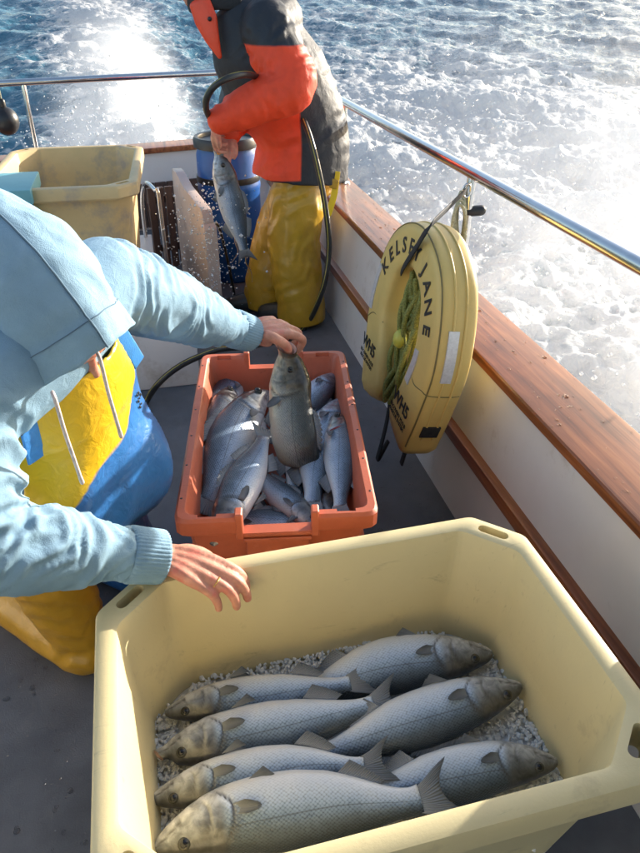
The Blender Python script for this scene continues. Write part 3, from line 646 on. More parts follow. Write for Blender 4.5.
# ================================================================== FISH
def fish_mats():
    m, n, l, b = newmat('bass_skin')
    fs = nd(n, 'ShaderNodeAttribute', attribute_name='fs'); sp = n.new('ShaderNodeSeparateXYZ'); l.new(fs.outputs['Vector'], sp.inputs[0])
    fm = nd(n, 'ShaderNodeAttribute', attribute_name='fm'); tc = n.new('ShaderNodeTexCoord')
    nz = nd(n, 'ShaderNodeTexNoise', in_Scale=16.0, in_Detail=6.0, in_Roughness=.62); l.new(tc.outputs['Object'], nz.inputs['Vector'])
    ad = nd(n, 'ShaderNodeMath', operation='MULTIPLY_ADD'); l.new(nz.outputs['Fac'], ad.inputs[0]); ad.inputs[1].default_value = .6; l.new(sp.outputs[1], ad.inputs[2])
    mr = nd(n, 'ShaderNodeMapRange'); mr.inputs['From Min'].default_value = -.55; mr.inputs['From Max'].default_value = 1.12; l.new(ad.outputs[0], mr.inputs[0])
    body = rampn(n, [(.0, (.74, .74, .75)), (.28, (.58, .65, .74)), (.46, (.40, .50, .64)), (.62, (.22, .30, .41)), (.78, (.10, .14, .19)), (1.0, (.05, .065, .08))]); l.new(mr.outputs[0], body.inputs[0])
    head = rampn(n, [(.0, (.56, .57, .60)), (.32, (.35, .37, .40)), (.54, (.19, .205, .225)), (.78, (.11, .11, .11)), (1, (.06, .06, .06))]); l.new(mr.outputs[0], head.inputs[0])
    n5 = nd(n, 'ShaderNodeTexNoise', in_Scale=48.0, in_Detail=5.0, in_Roughness=.6, in_Distortion=.6); l.new(tc.outputs['Object'], n5.inputs['Vector'])
    r5 = rampn(n, [(.36, (.45, .45, .46)), (.62, (1.35, 1.33, 1.3))]); l.new(n5.outputs['Fac'], r5.inputs[0])
    hx = nd(n, 'ShaderNodeMix', data_type='RGBA', blend_type='MULTIPLY'); hx.inputs[0].default_value = .8; l.new(head.outputs[0], hx.inputs[6]); l.new(r5.outputs[0], hx.inputs[7])
    hm = nd(n, 'ShaderNodeMapRange', interpolation_type='SMOOTHSTEP'); hm.inputs['From Min'].default_value = .215; hm.inputs['From Max'].default_value = .255; l.new(sp.outputs[0], hm.inputs[0])
    mx = nd(n, 'ShaderNodeMix', data_type='RGBA'); l.new(hm.outputs[0], mx.inputs[0]); l.new(hx.outputs[2], mx.inputs[6]); l.new(body.outputs[0], mx.inputs[7])
    # scales
    vo = nd(n, 'ShaderNodeTexVoronoi', voronoi_dimensions='2D', in_Scale=1.0, in_Randomness=.28); mp = n.new('ShaderNodeMapping'); mp.inputs['Scale'].default_value = (175, 235, 1); mp.inputs['Rotation'].default_value = (0, 0, .785)
    l.new(fm.outputs['Vector'], mp.inputs[0]); l.new(mp.outputs[0], vo.inputs['Vector'])
    sr = rampn(n, [(.0, (1.22, 1.22, 1.22)), (.42, (1.02, 1.02, 1.02)), (.66, (.42, .43, .46))]); l.new(vo.outputs['Distance'], sr.inputs[0])
    am = nd(n, 'ShaderNodeMapRange'); am.inputs['From Min'].default_value = -.95; am.inputs['From Max'].default_value = .25; am.inputs['To Min'].default_value = .08; am.inputs['To Max'].default_value = 1.0; l.new(sp.outputs[1], am.inputs[0])
    af = nd(n, 'ShaderNodeMath', operation='MULTIPLY'); l.new(am.outputs[0], af.inputs[0]); l.new(hm.outputs[0], af.inputs[1])
    ms = nd(n, 'ShaderNodeMix', data_type='RGBA', blend_type='MULTIPLY'); l.new(af.outputs[0], ms.inputs[0]); l.new(mx.outputs[2], ms.inputs[6]); l.new(sr.outputs[0], ms.inputs[7])
    # lateral line (fs.z holds the distance to it)
    ll = nd(n, 'ShaderNodeMapRange'); ll.inputs['From Min'].default_value = .008; ll.inputs['From Max'].default_value = .030; ll.inputs['To Min'].default_value = .55; ll.inputs['To Max'].default_value = 0.0; ab = nd(n, 'ShaderNodeMath', operation='ABSOLUTE'); l.new(sp.outputs[2], ab.inputs[0]); l.new(ab.outputs[0], ll.inputs[0])
    lf = nd(n, 'ShaderNodeMath', operation='MULTIPLY'); l.new(ll.outputs[0], lf.inputs[0]); l.new(hm.outputs[0], lf.inputs[1])
    m2 = nd(n, 'ShaderNodeMix', data_type='RGBA'); l.new(lf.outputs[0], m2.inputs[0]); l.new(ms.outputs[2], m2.inputs[6]); m2.inputs[7].default_value = (.07, .08, .09, 1)
    # gill edge and creases
    gd = nd(n, 'ShaderNodeAttribute', attribute_name='groove'); m3 = nd(n, 'ShaderNodeMix', data_type='RGBA'); gf = nd(n, 'ShaderNodeMath', operation='MULTIPLY'); l.new(gd.outputs['Fac'], gf.inputs[0]); gf.inputs[1].default_value = .85
    l.new(gf.outputs[0], m3.inputs[0]); l.new(m2.outputs[2], m3.inputs[6]); m3.inputs[7].default_value = (.055, .05, .045, 1)
    l.new(m3.outputs[2], b.inputs['Base Color'])
    b.inputs['Metallic'].default_value = .12; b.inputs['Roughness'].default_value = .30; b.inputs['Coat Weight'].default_value = .35; b.inputs['Coat Roughness'].default_value = .12
    bp = nd(n, 'ShaderNodeBump', in_Distance=.0016, invert=True); bs = nd(n, 'ShaderNodeMath', operation='MULTIPLY'); l.new(af.outputs[0], bs.inputs[0]); bs.inputs[1].default_value = .9; l.new(bs.outputs[0], bp.inputs['Strength']); l.new(vo.outputs['Distance'], bp.inputs['Height'])
    nb = nd(n, 'ShaderNodeTexNoise', in_Scale=70.0, in_Detail=4.0); l.new(tc.outputs['Object'], nb.inputs['Vector'])
    b2 = nd(n, 'ShaderNodeBump', in_Strength=.22, in_Distance=.004); l.new(nb.outputs['Fac'], b2.inputs['Height']); l.new(bp.outputs[0], b2.inputs['Normal']); l.new(b2.outputs[0], b.inputs['Normal'])
    f, n, l, b = newmat('bass_fin')
    fm = nd(n, 'ShaderNodeAttribute', attribute_name='fm'); sp = n.new('ShaderNodeSeparateXYZ'); l.new(fm.outputs['Vector'], sp.inputs[0])
    wv = nd(n, 'ShaderNodeMath', operation='SINE'); w2 = nd(n, 'ShaderNodeMath', operation='MULTIPLY'); l.new(sp.outputs[0], w2.inputs[0]); w2.inputs[1].default_value = 95.0; l.new(w2.outputs[0], wv.inputs[0])
    mr = nd(n, 'ShaderNodeMapRange'); mr.inputs['From Min'].default_value = -1; l.new(wv.outputs[0], mr.inputs[0])
    c = rampn(n, [(0, (.05, .055, .06)), (1, (.15, .155, .16))]); l.new(mr.outputs[0], c.inputs[0])
    c2 = rampn(n, [(0.0, (.52, .54, .57)), (.45, (.34, .36, .39)), (1, (.17, .185, .20))]); l.new(sp.outputs[1], c2.inputs[0])
    mx = nd(n, 'ShaderNodeMix', data_type='RGBA'); mx.inputs[0].default_value = .55; l.new(c.outputs[0], mx.inputs[6]); l.new(c2.outputs[0], mx.inputs[7]); l.new(mx.outputs[2], b.inputs['Base Color'])
    b.inputs['Roughness'].default_value = .35
    bp = nd(n, 'ShaderNodeBump', in_Strength=.6, in_Distance=.002); l.new(mr.outputs[0], bp.inputs['Height']); l.new(bp.outputs[0], b.inputs['Normal'])
    return m, f
M['bass'], M['fin'] = fish_mats()
M['bass_shaded'] = M['bass'].copy(); M['bass_shaded'].name = 'bass_skin_shaded'; _t = M['bass_shaded'].node_tree; _b = _t.nodes['Principled BSDF']; _l = _b.inputs['Base Color'].links[0].from_socket  # same bass skin for the held fish, its dimmer lighting tinted into the colour
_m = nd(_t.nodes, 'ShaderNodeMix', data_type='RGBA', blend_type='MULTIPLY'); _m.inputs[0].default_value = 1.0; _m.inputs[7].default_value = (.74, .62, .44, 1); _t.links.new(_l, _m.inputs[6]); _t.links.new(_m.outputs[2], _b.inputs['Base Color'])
M['mouthflesh'] = pmat('mouth_flesh', (.62, .42, .36), .3, var=.15, vscale=40)
M['gillred'] = pmat('gill_red', (.35, .05, .05), .3, var=.3, vscale=60)
PS = A([0, .02, .05, .09, .14, .20, .27, .36, .46, .56, .66, .74, .80, .845, .87])
PT = A([.012, .030, .044, .060, .078, .094, .104, .116, .118, .107, .085, .062, .046, .040, .043])     # back, fraction of length
PB = A([.014, .030, .042, .056, .070, .084, .095, .104, .104, .095, .072, .052, .041, .038, .043])     # belly
PW = A([.010, .021, .031, .041, .050, .057, .061, .064, .061, .054, .042, .030, .021, .014, .007])     # half width
def fish(L, pts, up, dors, label, group, gape=0.0, side=1, seed=0, plump=1.0, pect=20, gill=0.0, eyes=True, skin='bass'):
    """pts: world points of the spine, snout to tail tip. up: side of the flank seen, dors: direction of the back."""
    root_loc = A(pts[len(pts)//2]) - A((0, 0, .03))
    root = thing('sea_bass', root_loc, label, 'fish', group)
    n = 200; sp_ = spline([A(p) for p in pts], n); seg = np.r_[0, np.cumsum(np.linalg.norm(np.diff(sp_, axis=0), axis=1))]
    sc = seg[-1]                                       # the spine's own length is the fish's length
    L = sc
    T = np.gradient(sp_, axis=0); T = T/np.linalg.norm(T, axis=1)[:, None]
    up = nrm(up); B = np.empty_like(T); N = np.empty_like(T)
    for i in range(n):
        N[i] = nrm(up-T[i]*np.dot(up, T[i])); B[i] = np.cross(N[i], T[i])
    if np.dot(B[n//2], A(dors, float)) < 0: B = -B
    def mapp(P):                                       # (s along 0-1, lateral, dorsal) in fractions of L
        P = np.asarray(P, float); q = np.clip(P[:, 0], 0, 1)*seg[-1]
        g = lambda M_: np.stack([np.interp(q, seg, M_[:, k]) for k in range(3)], 1)
        over = (P[:, 0]-np.clip(P[:, 0], 0, 1))[:, None]*L
        return g(sp_)+g(T)*over+g(N)*P[:, 1:2]*L+g(B)*P[:, 2:3]*L
    ns, nr = 92, 40
    s = np.r_[np.linspace(0, .30, 46)**1.0, np.linspace(.30, .87, ns-45)[1:]]; s[0] = .001
    th = np.linspace(0, 2*math.pi, nr, endpoint=False)
    SS, TH = np.meshgrid(s, th, indexing='ij')
    def prof(Y): 
        k = np.interp(SS, PS, Y); e = .006
        return (k+np.interp(SS-e, PS, Y)+np.interp(SS+e, PS, Y))/3
    top, bot, wd = prof(PT), prof(PB)*plump, prof(PW)*(.5+.5*plump)
    cz, cy = np.sin(TH), np.cos(TH)
    zz = np.where(cz >= 0, top*cz, bot*cz); yy = wd*np.sign(cy)*np.abs(cy)**.92
    v = cz
    # head relief
    gl = .232+.030*np.cos((v+.15)*1.9)-.05*np.maximum(0, -v-.35)         # gill cover edge along the flank
    d = SS-gl; gr = np.exp(-(d/.0045)**2)*sstep(.93, .55, np.abs(v+.08))
    lift = sstep(.05, -.004, d)*sstep(-.10, -.01, d)*.05*sstep(.95, .6, np.abs(v))
    pre = SS-(.160+.030*np.cos((v+.2)*2.2)); gp = np.exp(-(pre/.0042)**2)*sstep(.75, .35, np.abs(v+.15))*.75
    mline = -.16-.55*SS/.10*.8; gm = np.exp(-((v-mline)/.085)**2)*sstep(.108, .085, SS)
    mx2 = np.exp(-((SS-.098)/.005)**2)*sstep(.32, .12, np.abs(v+.55))*.8
    smear = .62*np.exp(-((d-.010)/.016)**2)*sstep(.75, .2, np.abs(v-.12))+.45*np.exp(-((pre+.012)/.014)**2)*sstep(.6, .1, np.abs(v-.1))
    groove = np.clip(gr+gp*.8+gm+mx2+smear, 0, 1)
    k = 1+lift*1.5-.11*gr-.07*gp-.09*gm-.07*mx2
    k = k+.018*vnoise(np.stack([SS.ravel()*40, v.ravel()*3, cy.ravel()*3+seed], 1), seed).reshape(SS.shape)*sstep(.26, .2, SS)
    k = k+.012*vnoise(np.stack([SS.ravel()*9, v.ravel()*2, cy.ravel()*2+seed], 1), seed+9).reshape(SS.shape)
    zz, yy = zz*k, yy*k
    ssx = SS.copy()
    if gape:                                           # open jaw: a flaring funnel at the snout, lower lip forward
        w_ = sstep(.075, .0, SS); rr = gape*.044
        fat = 1+.20*gape*sstep(.0, .07, SS)*sstep(.30, .16, SS); zz = zz*fat; yy = yy*fat
        zz = zz*(1-w_)+w_*(rr*cz*1.15-.004+np.where(cz < 0, -.004, 0)); yy = yy*(1-w_)+w_*rr*.85*cy
        ssx = ssx+w_*(np.where(cz < 0, -.012, .016)*np.abs(cz)+.016*gape*cy)
    P = np.stack([ssx.ravel(), yy.ravel(), zz.ravel()], 1)
    F = []
    for i in range(len(s)-1):
        for j in range(nr):
            k2 = (j+1) % nr; F.append((i*nr+j, i*nr+k2, (i+1)*nr+k2, (i+1)*nr+j))
    V = mapp(P)
    latl = .30-.30*np.clip((SS-.22)/.55, 0, 1)
    arc = np.where(cy >= 0, 1, -1)*0+np.arcsin(np.clip(cz, -1, 1))*(.5*(top+bot)*.75+.25*wd)*L
    fs = np.stack([SS.ravel(), v.ravel(), (v-latl).ravel()], 1); fmv = np.stack([SS.ravel()*L, arc.ravel()+np.where(cy.ravel() > 0, 0, 3.3), 0*arc.ravel()], 1)
    if not gape: F.append(tuple(range(nr))[::-1])
    F.append(tuple(range((len(s)-1)*nr, len(s)*nr)))
    body = obj('body', (V, F), M[skin], root, attrs={'fs': fs, 'fm': fmv, 'groove': groove.ravel()})
    if gape:
        rings = []
        for q, r in ((.0, 1.0), (.006, .80), (.03, .62), (.07, .45), (.10, .15)):
            rr = gape*.044*r; base_ = (np.where(np.sin(th) < 0, -.012, .016)*np.abs(np.sin(th))+.016*gape*np.cos(th))*(1-q/.1)
            rings.append(np.stack([q+base_+.001, rr*.85*np.cos(th), rr*1.15*np.sin(th)-.006], 1))
        Vm = mapp(np.concatenate(rings)); Fm = []
        for i in range(4):
            for j in range(nr): k2 = (j+1) % nr; Fm.append((i*nr+j, (i+1)*nr+j, (i+1)*nr+k2, i*nr+k2))
        Fm.append(tuple(range(4*nr, 5*nr)))
        obj('mouth_lining', (Vm, Fm), M['mouthflesh'], body)
    # fins: fan of rays between a root line and a margin line (s, dorsal)
    def fin(name, A_, B_, thick=.004, lat=0.0, latB=None, nu=26, nv=7, saw=.0, parent=root):
        A_ = spline([A((a[0], a[1], 0)) for a in A_], nu); B_ = spline([A((a[0], a[1], 0)) for a in B_], nu)
        latB = lat if latB is None else latB
        Vt = []; at = []
        for sg in (1, -1):
            for i in range(nu):
                for j in range(nv):
                    t = j/(nv-1); q = A_[i]*(1-t)+B_[i]*t
                    if saw and j == nv-1: q = A_[i]+(B_[i]-A_[i])*(1-saw*(i % 3 == 1))
                    wv_ = .0016*math.sin(i*1.7+seed)*t
                    Vt.append((q[0], lat*(1-t)+latB*t+sg*thick*.5*(1-.75*t)+wv_, q[1])); at.append((i/(nu-1)*1.25, t, 0))
        Fq = []; o = nu*nv
        for i in range(nu-1):
            for j in range(nv-1):
                a = i*nv+j; Fq.append((a, a+1, a+nv+1, a+nv)); Fq.append((o+a, o+a+nv, o+a+nv+1, o+a+1))
        for i in range(nu-1):
            a = i*nv+nv-1; Fq.append((a, o+a, o+a+nv, a+nv)); a = i*nv; Fq.append((a, a+nv, o+a+nv, o+a))
        for j in range(nv-1):
            Fq.append((j, o+j, o+j+1, j+1)); a = (nu-1)*nv+j; Fq.append((a, a+1, o+a+1, o+a))
        return obj(name, (mapp(A(Vt)), Fq), M['fin'], parent, attrs={'fm': A(at)})
    fin('tail_fin', [(.855, .036), (.862, .015), (.862, -.015), (.855, -.036)], [(1.005, .092), (.955, .028), (.955, -.028), (1.005, -.092)], .010, nu=30)
    fin('dorsal_fin', [(.33, .108), (.42, .112), (.52, .104)], [(.36, .140), (.46, .150), (.56, .118)], .004, saw=.22)
    fin('dorsal_fin', [(.57, .098), (.65, .082), (.73, .058)], [(.60, .140), (.69, .115), (.765, .078)], .004)
    fin('anal_fin', [(.59, -.086), (.66, -.068), (.72, -.052)], [(.64, -.135), (.70, -.105), (.755, -.070)], .004)
    pa = R_(pect)
    for sg in (1, -1):
        w0 = .060*sg; c, s_ = math.cos(pa), math.sin(pa)
        rot = lambda q: (.262+(q[0]-.262)*c+(q[1]+.02)*s_, -.02-(q[0]-.262)*s_+(q[1]+.02)*c)
        rt = [(.262, -.006), (.264, -.020), (.262, -.036)]
        tip = [rot(q) for q in ((.305, .002), (.338, -.006), (.350, -.017), (.332, -.030), (.298, -.040))]
        fin('pectoral_fin', rt, tip, .005, lat=w0*1.0, latB=w0*1.28+.006*sg, nu=14, nv=6)
        fin('pelvic_fin', [(.30, -.092), (.325, -.094)], [(.365, -.135), (.40, -.105)], .005, lat=.022*sg, latB=.035*sg, nu=10, nv=5)
        # eye
        if not eyes: continue
        ec = A([[.094+.02*(gape > .5), (.0405+.0085*gape)*sg, .026-.008*gape]]); e0 = mapp(ec)[0]; ez = mapp(ec+A([[0, .01*sg, 0]]))[0]-e0; ez = nrm(ez)
        ex = nrm(mapp(ec+A([[.01, 0, 0]]))[0]-e0); ex = nrm(ex-ez*np.dot(ex, ez)); ey = np.cross(ez, ex); r = .0205*L
        ey_ = obj('eye', ellipsoid(e0, (ex*r, ey*r, ez*r*.55), 16, 8), M['fisheye'], body)
        obj('pupil', ellipsoid(e0+ez*r*.30, (ex*r*.68, ey*r*.68, ez*r*.34), 12, 6), M['pupil'], ey_)
    if gill:
        gp_ = [mapp(A([[.232+.03*math.cos((q+.15)*1.9), .058*math.sqrt(max(0, 1-q*q))*1.0, .09*q]]))[0] for q in (-.55, -.2, .15, .45)]
        obj('gill_slit', tube(gp_, [.002, .005, .005, .002], 8), M['gillred'], body)
    return root
M['fisheye'] = pmat('fish_eye', (.06, .058, .048), .12, .1, var=.3, vscale=80)
M['pupil'] = pmat('fish_pupil', (.008, .008, .01), .05)

ZF = .318
def tubpts(lst, z=ZF):
    out = []
    for p in lst: out.append(atz(p[0], p[1], p[2] if len(p) > 2 else z))
    return out
UPL = (0, -.38, .92); BK = (0, -1, -.2)
GT = 'bass on ice in the cream tub'
cream = [
 ([(492, 654), (440, 658, .325), (380, 668, .325), (310, 694, .305), (262, 712, .300)], 'sea bass along the far tub wall, head towards the lifebuoy, tail under its neighbours', 22),
 ([(521, 686, .33), (470, 700, .335), (400, 724, .33), (330, 752, .315), (290, 772, .305)], 'sea bass angled across the tub, head raised onto the bass lying by the far wall', 18),
 ([(557, 762, .315), (500, 764, .32), (430, 780, .32), (370, 795, .308), (322, 806, .302)], 'sea bass with dark pointed snout touching the tub end wall beside bare ice', 20),
 ([(165, 713), (215, 701, .325), (290, 692, .33), (345, 684, .335), (376, 676, .337)], 'sea bass on ice lying below the hand that grips the tub', 14),
 ([(158, 757), (215, 738, .33), (300, 722, .335), (365, 707, .34), (402, 694, .34)], 'sea bass with parted jaws next to the one below the gripping hand', 12),
 ([(152, 800), (210, 782, .335), (300, 766, .34), (365, 766, .345), (394, 758, .348)], 'sea bass third from the far wall, dark upright tail fin over its neighbour', 16),
 ([(155, 850, .33), (220, 822, .345), (320, 806, .345), (410, 802, .35), (455, 785, .352)], 'largest sea bass, plump and bluish, lying along the near wall of the cream tub', 18),
]
for i, (pp, lab, pc) in enumerate(cream):
    pts = tubpts(pp); fish(0, pts, UPL, BK, lab, GT, seed=i+1, plump=(1.1, .98, 1.0, .9, .95, .92, 1.12)[i], pect=-pc+18, gape=(.42 if i == 4 else 0))
GO = 'bass heaped in the orange box'
def obp(lst): return [atz(p[0], p[1], p[2]+.028) for p in lst]
orange = [
 ([(345, 374, .40), (325, 385, .40), (305, 405, .39), (285, 432, .36), (270, 450, .34)], (-.2, -.5, .84), (1, 0, .3), 'dark backed sea bass in the far corner of the orange box', 0),
 ([(352, 398, .38), (335, 415, .38), (318, 455, .37), (312, 500, .36), (306, 525, .35)], (-.3, -.45, .84), (1, 0, .2), 'sea bass with dark scaly back lying between the white bellied bass and the held one', 0),
 ([(334, 388, .35), (320, 412, .345), (303, 455, .34), (293, 495, .335), (290, 517, .33)], (-.2, -.45, .84), (1, 0, .2), 'sea bass under the held fish, tail pointing at the near end of the orange box', 0),
 ([(318, 530, .335), (300, 512, .345), (278, 495, .345), (262, 476, .34), (254, 462, .335)], (.0, -.5, .84), (.6, .8, 0), 'pale sea bass lying slantwise by the near end of the orange box', 0),
 ([(232, 388, .39), (227, 410, .39), (220, 448, .38), (214, 482, .37), (212, 500, .365)], (.5, -.45, .75), (-1, 0, -.6), 'white bellied sea bass against the box wall on the kneeling person side', 0),
 ([(268, 392, .40), (254, 405, .405), (234, 438, .40), (212, 492, .385), (202, 524, .375)], (.25, -.45, .84), (-1, -.3, .0), 'long sea bass with dark back running lengthwise in the orange box', 0),
 ([(212, 545, .39), (228, 518, .41), (247, 480, .42), (262, 446, .425), (266, 424, .43)], (.1, -.5, .84), (-1, .2, .1), 'sea bass with its forked tail sticking up in the middle of the orange box', 0),
 ([(335, 414, .415), (338, 432, .415), (340, 462, .41), (340, 500, .39), (338, 524, .38)], (-.45, -.5, .74), (1, .0, -.7), 'pale pinkish sea bass with open red gill against the box wall by the lifebuoy', 1),
 ([(245, 388, .335), (246, 420, .335), (248, 460, .33), (250, 495, .32), (251, 515, .315)], (.1, -.45, .84), (-1, 0, 0), 'sea bass buried in the middle of the heap in the orange box', 0),
 ([(240, 372, .37), (233, 385, .375), (222, 412, .37), (214, 440, .36), (211, 455, .355)], (.35, -.4, .85), (-1, 0, -.3), 'silver sea bass wedged in the far corner beside the white bellied one', 0),
 ([(212, 514, .315), (240, 522, .318), (280, 524, .318), (318, 520, .315), (338, 514, .31)], (0, -.45, .88), (0, 1, .2), 'sea bass lying crosswise at the end of the orange box nearest the cream tub', 0),
 ([(330, 528, .32), (328, 500, .33), (322, 465, .33), (318, 435, .32), (316, 418, .315)], (-.1, -.45, .84), (1, 0, 0), 'sea bass buried under the pale pinkish one in the orange box', 0),
]
for i, (pp, up, dr, lab, gl) in enumerate(orange):
    fish(0, obp(pp), up, dr, lab, GO, seed=20+i, gill=gl, pect=5, plump=(.88 if i in (4, 5, 6) else .95))
# the held one and the one under the hose
hf = [aty(288, 347, 1.725), aty(290, 372, 1.72), aty(291, 412, 1.66), aty(296, 446, 1.60), A((.322, 1.60, .405)), A((.345, 1.72, .40)), A((.372, 1.82, .405))]
fish(0, hf, (-.50, -.85, .40), (1, -.3, .1), 'gaping sea bass held up by the lower jaw over the orange box', None, gape=.95, skin='bass_shaded', seed=41, pect=60, plump=1.12)
sf = [aty(219, 150, 3.34), aty(223, 172, 3.33), aty(231, 205, 3.33), aty(241, 240, 3.35), aty(248, 262, 3.37)]
fish(0, sf, (-.3, -1, .3), (1, 0, .2), 'wet sea bass held by the standing person under running water', None, gape=.8, seed=47, pect=30)

# ================================================================== PEOPLE
def hand_parts(w, d, n, s, bends, spread=6, sc=1.0, thumb=None, thick=.0104, tworld=None):
    """w wrist, d towards the knuckles, n back of the hand, s thumb side; bends = 4 x (knuckle, middle, end) degrees"""
    d = nrm(d); n = nrm(A(n)-d*np.dot(n, d)); s = nrm(A(s)-d*np.dot(s, d)-n*np.dot(s, n)); w = A(w, float)
    P = []; tips = []
    offs = (.030, .0105, -.0095, -.028); base = (.088, .092, .087, .077); ln = ((.044, .027, .021), (.049, .030, .022), (.045, .028, .022), (.035, .021, .019))
    for k in range(4):
        kn = w+(d*base[k]+s*offs[k]-n*.002*abs(k-1))*sc
        P.append(tube([w+(d*.005+s*offs[k]*.55)*sc, w+(d*.045+s*offs[k]*.85+n*.002)*sc, kn], [(.017*sc, .013*sc), (.0155*sc, .0125*sc), (.0125*sc, .0115*sc)], 10, ref=n))
        a = 0; p = kn; pts = [p-d*.012*sc]; q = R_(spread*(1.5-k))
        dd = nrm(d*math.cos(q)+s*math.sin(q))
        pts.append(p)
        for j in range(3):
            a += R_(bends[k][j]); p = p+(dd*math.cos(a)-n*math.sin(a))*ln[k][j]*sc; pts.append(p)
        t = thick*sc*(.9 if k == 3 else 1.0)
        P.append(tube(pts, [t*1.12, t*1.12, t*1.0, t*.92, t*.80], 10, n=16)); tips.append(p)
    if thumb is None: thumb = [(.030, .028, -.006), (.055, .046, -.014), (.080, .052, -.022), (.100, .050, -.028)]
    tp = [w+(d*a_+s*b_+n*c_)*sc for a_, b_, c_ in [(.012, .012, -.002)]+thumb]
    if tworld is not None: tp = tp[:2]+[A(q, float) for q in tworld]
    P.append(tube(tp, np.interp(np.linspace(0, 1, len(tp)), [0, .25, .5, .75, 1], [.016*sc, .0165*sc, .0128*sc, .0118*sc, .0088*sc]).tolist(), 10, n=16))
    return P, tips
def head_parts(c, f, u, sc=1.0):
    c = A(c, float); f = nrm(f); u = nrm(A(u)-f*np.dot(u, f)); l = np.cross(u, f); k = sc
    P = [ellipsoid(c+u*.028*k-f*.008*k, (l*.076*k, f*.098*k, u*.092*k), 20, 14), ellipsoid(c-u*.045*k+f*.022*k, (l*.056*k, f*.072*k, u*.066*k), 18, 12),
         ellipsoid(c-u*.092*k+f*.070*k, (l*.024*k, f*.022*k, u*.020*k)), ellipsoid(c+u*.032*k+f*.078*k, (l*.050*k, f*.018*k, u*.014*k))]
    P.append(tube([c+u*.022*k+f*.088*k, c-u*.005*k+f*.102*k, c-u*.022*k+f*.114*k], [.009*k, .011*k, .014*k], 10))
    for s in (1, -1):
        P.append(ellipsoid(c-u*.024*k+f*.102*k+l*.012*s*k, (l*.010*k, f*.010*k, u*.008*k)))
        P.append(ellipsoid(c-u*.012*k+f*.066*k+l*.040*s*k, (l*.022*k, f*.020*k, u*.020*k)))
        P.append(ellipsoid(c+l*.078*s*k-u*.002*k-f*.012*k, (l*.009*k, (f*.9-u*.2)*.020*k, u*.033*k)))
    P.append(tube([c-u*.050*k+f*.090*k+l*.022*k, c-u*.047*k+f*.101*k, c-u*.050*k+f*.090*k-l*.022*k], [.004*k, .0065*k, .004*k], 8))
    P.append(tube([c-u*.060*k+f*.088*k+l*.020*k, c-u*.061*k+f*.099*k, c-u*.060*k+f*.088*k-l*.020*k], [.004*k, .007*k, .004*k], 8))
    return P, (f, u, l)
def person_body(root, J, hands, vox=.0038):
    P, fr_ = head_parts(J['head'], J['hf'], J['hu'])
    P.append(tube([J['neck']-A((0, 0, .03)), J['neck'], J['head']-fr_[1]*.05-fr_[0]*.02], [.062, .055, .052], 14))
    lat = nrm(J['lsh']-J['rsh'])
    P.append(tube([J['pelvis'], J['waist'], J['chest'], J['neck']], [(.15, .105), (.135, .095), (.155, .11), (.07, .06)], 18, ref=lat, n=24))
    P.append(tube([J['lsh'], .5*(J['lsh']+J['rsh']), J['rsh']], [.055, .07, .055], 12))
    for s in 'lr':
        P.append(tube([J[s+'sh'], J[s+'el'], J[s+'wr']], [.052, .041, .027], 12, n=18))
        P.append(tube([J[s+'hip'], J[s+'kn']], [.082, .056], 12, n=10)); P.append(tube([J[s+'kn'], .6*J[s+'kn']+.4*J[s+'an'], J[s+'an']], [.055, .055, .036], 12, n=12))
        P.append(tube([J[s+'an'], J[s+'an']+A(J[s+'toe'])*.6, J[s+'an']+A(J[s+'toe'])], [.038, .036, .026], 10))
    P += hands
    V, F, N = remesh(P, vox, 4, .4)
    b = obj('body', (V, F), M['skin'], root)
    c, (f, u, l) = A(J['head']), fr_
    for s in (1, -1):
        e = obj('eye', ellipsoid(c+u*.010+f*.080+l*.031*s, (l*.0125, f*.0125, u*.0105), 12, 8), M['white'], b)
        obj('iris', ellipsoid(c+u*.009+f*.0895+l*.031*s, (l*.006, f*.004, u*.006), 10, 6), M['iris'], e)
    return b, fr_

# ------------------------------------------------------------------ kneeling person in the blue hoodie
K = dict(lsh=atd(104, 282, 1.50), lel=atd(186, 312, 1.74), lwr=atd(250, 334, 1.945),
         rsh=atd(-42, 412, 1.33), rel=atd(-22, 542, 1.33), rwr=atz(163, 557, .597))
lat = nrm((K['lsh']-K['rsh'])*A((1, 1, .3))); g = nrm(np.cross(lat, (0, 0, 1)))          # faces g
K['neck'] = .5*(K['lsh']+K['rsh'])+A((0, 0, .045))
K['chest'] = A((-.245, 1.33, .85)); K['waist'] = A((-.255, 1.385, .63)); K['pelvis'] = A((-.30, 1.44, .45))
K['lhip'] = K['pelvis']+lat*.10-A((0, 0, .03)); K['rhip'] = K['pelvis']-lat*.10-A((0, 0, .03))
K['rkn'] = A((-.315, 1.36, .075)); K['lkn'] = A((-.16, 1.60, .085))
K['ran'] = K['rkn']-g*.40+A((-.02, .10, -.02)); K['lan'] = K['lkn']-g*.40+A((-.02, .02, -.02))
K['rtoe'] = K['ltoe'] = -g*.14+A((0, 0, -.03))
hg = nrm((.82, -.57, 0)); pit = R_(52); roll = R_(24)
K['hf'] = hg*math.cos(pit)-A((0, 0, 1))*math.sin(pit); K['hu'] = hg*math.sin(pit)+A((0, 0, 1))*math.cos(pit)
hl_ = np.cross(K['hu'], K['hf']); K['hu'] = K['hu']*math.cos(roll)-hl_*math.sin(roll)
K['hood'] = atd(84, 352, 1.36)-K['hf']*.125-K['hu']*.012; K['head'] = K['hood']+K['hf']*.050+K['hu']*.004
kp = thing('person', K['pelvis']*A((1, 1, 0)), 'person in pale blue hoodie, hood up, kneeling in yellow and blue bib over the fish', 'person')
rw = K['rwr']; rd = nrm(atz(214, 574, .578)-rw)
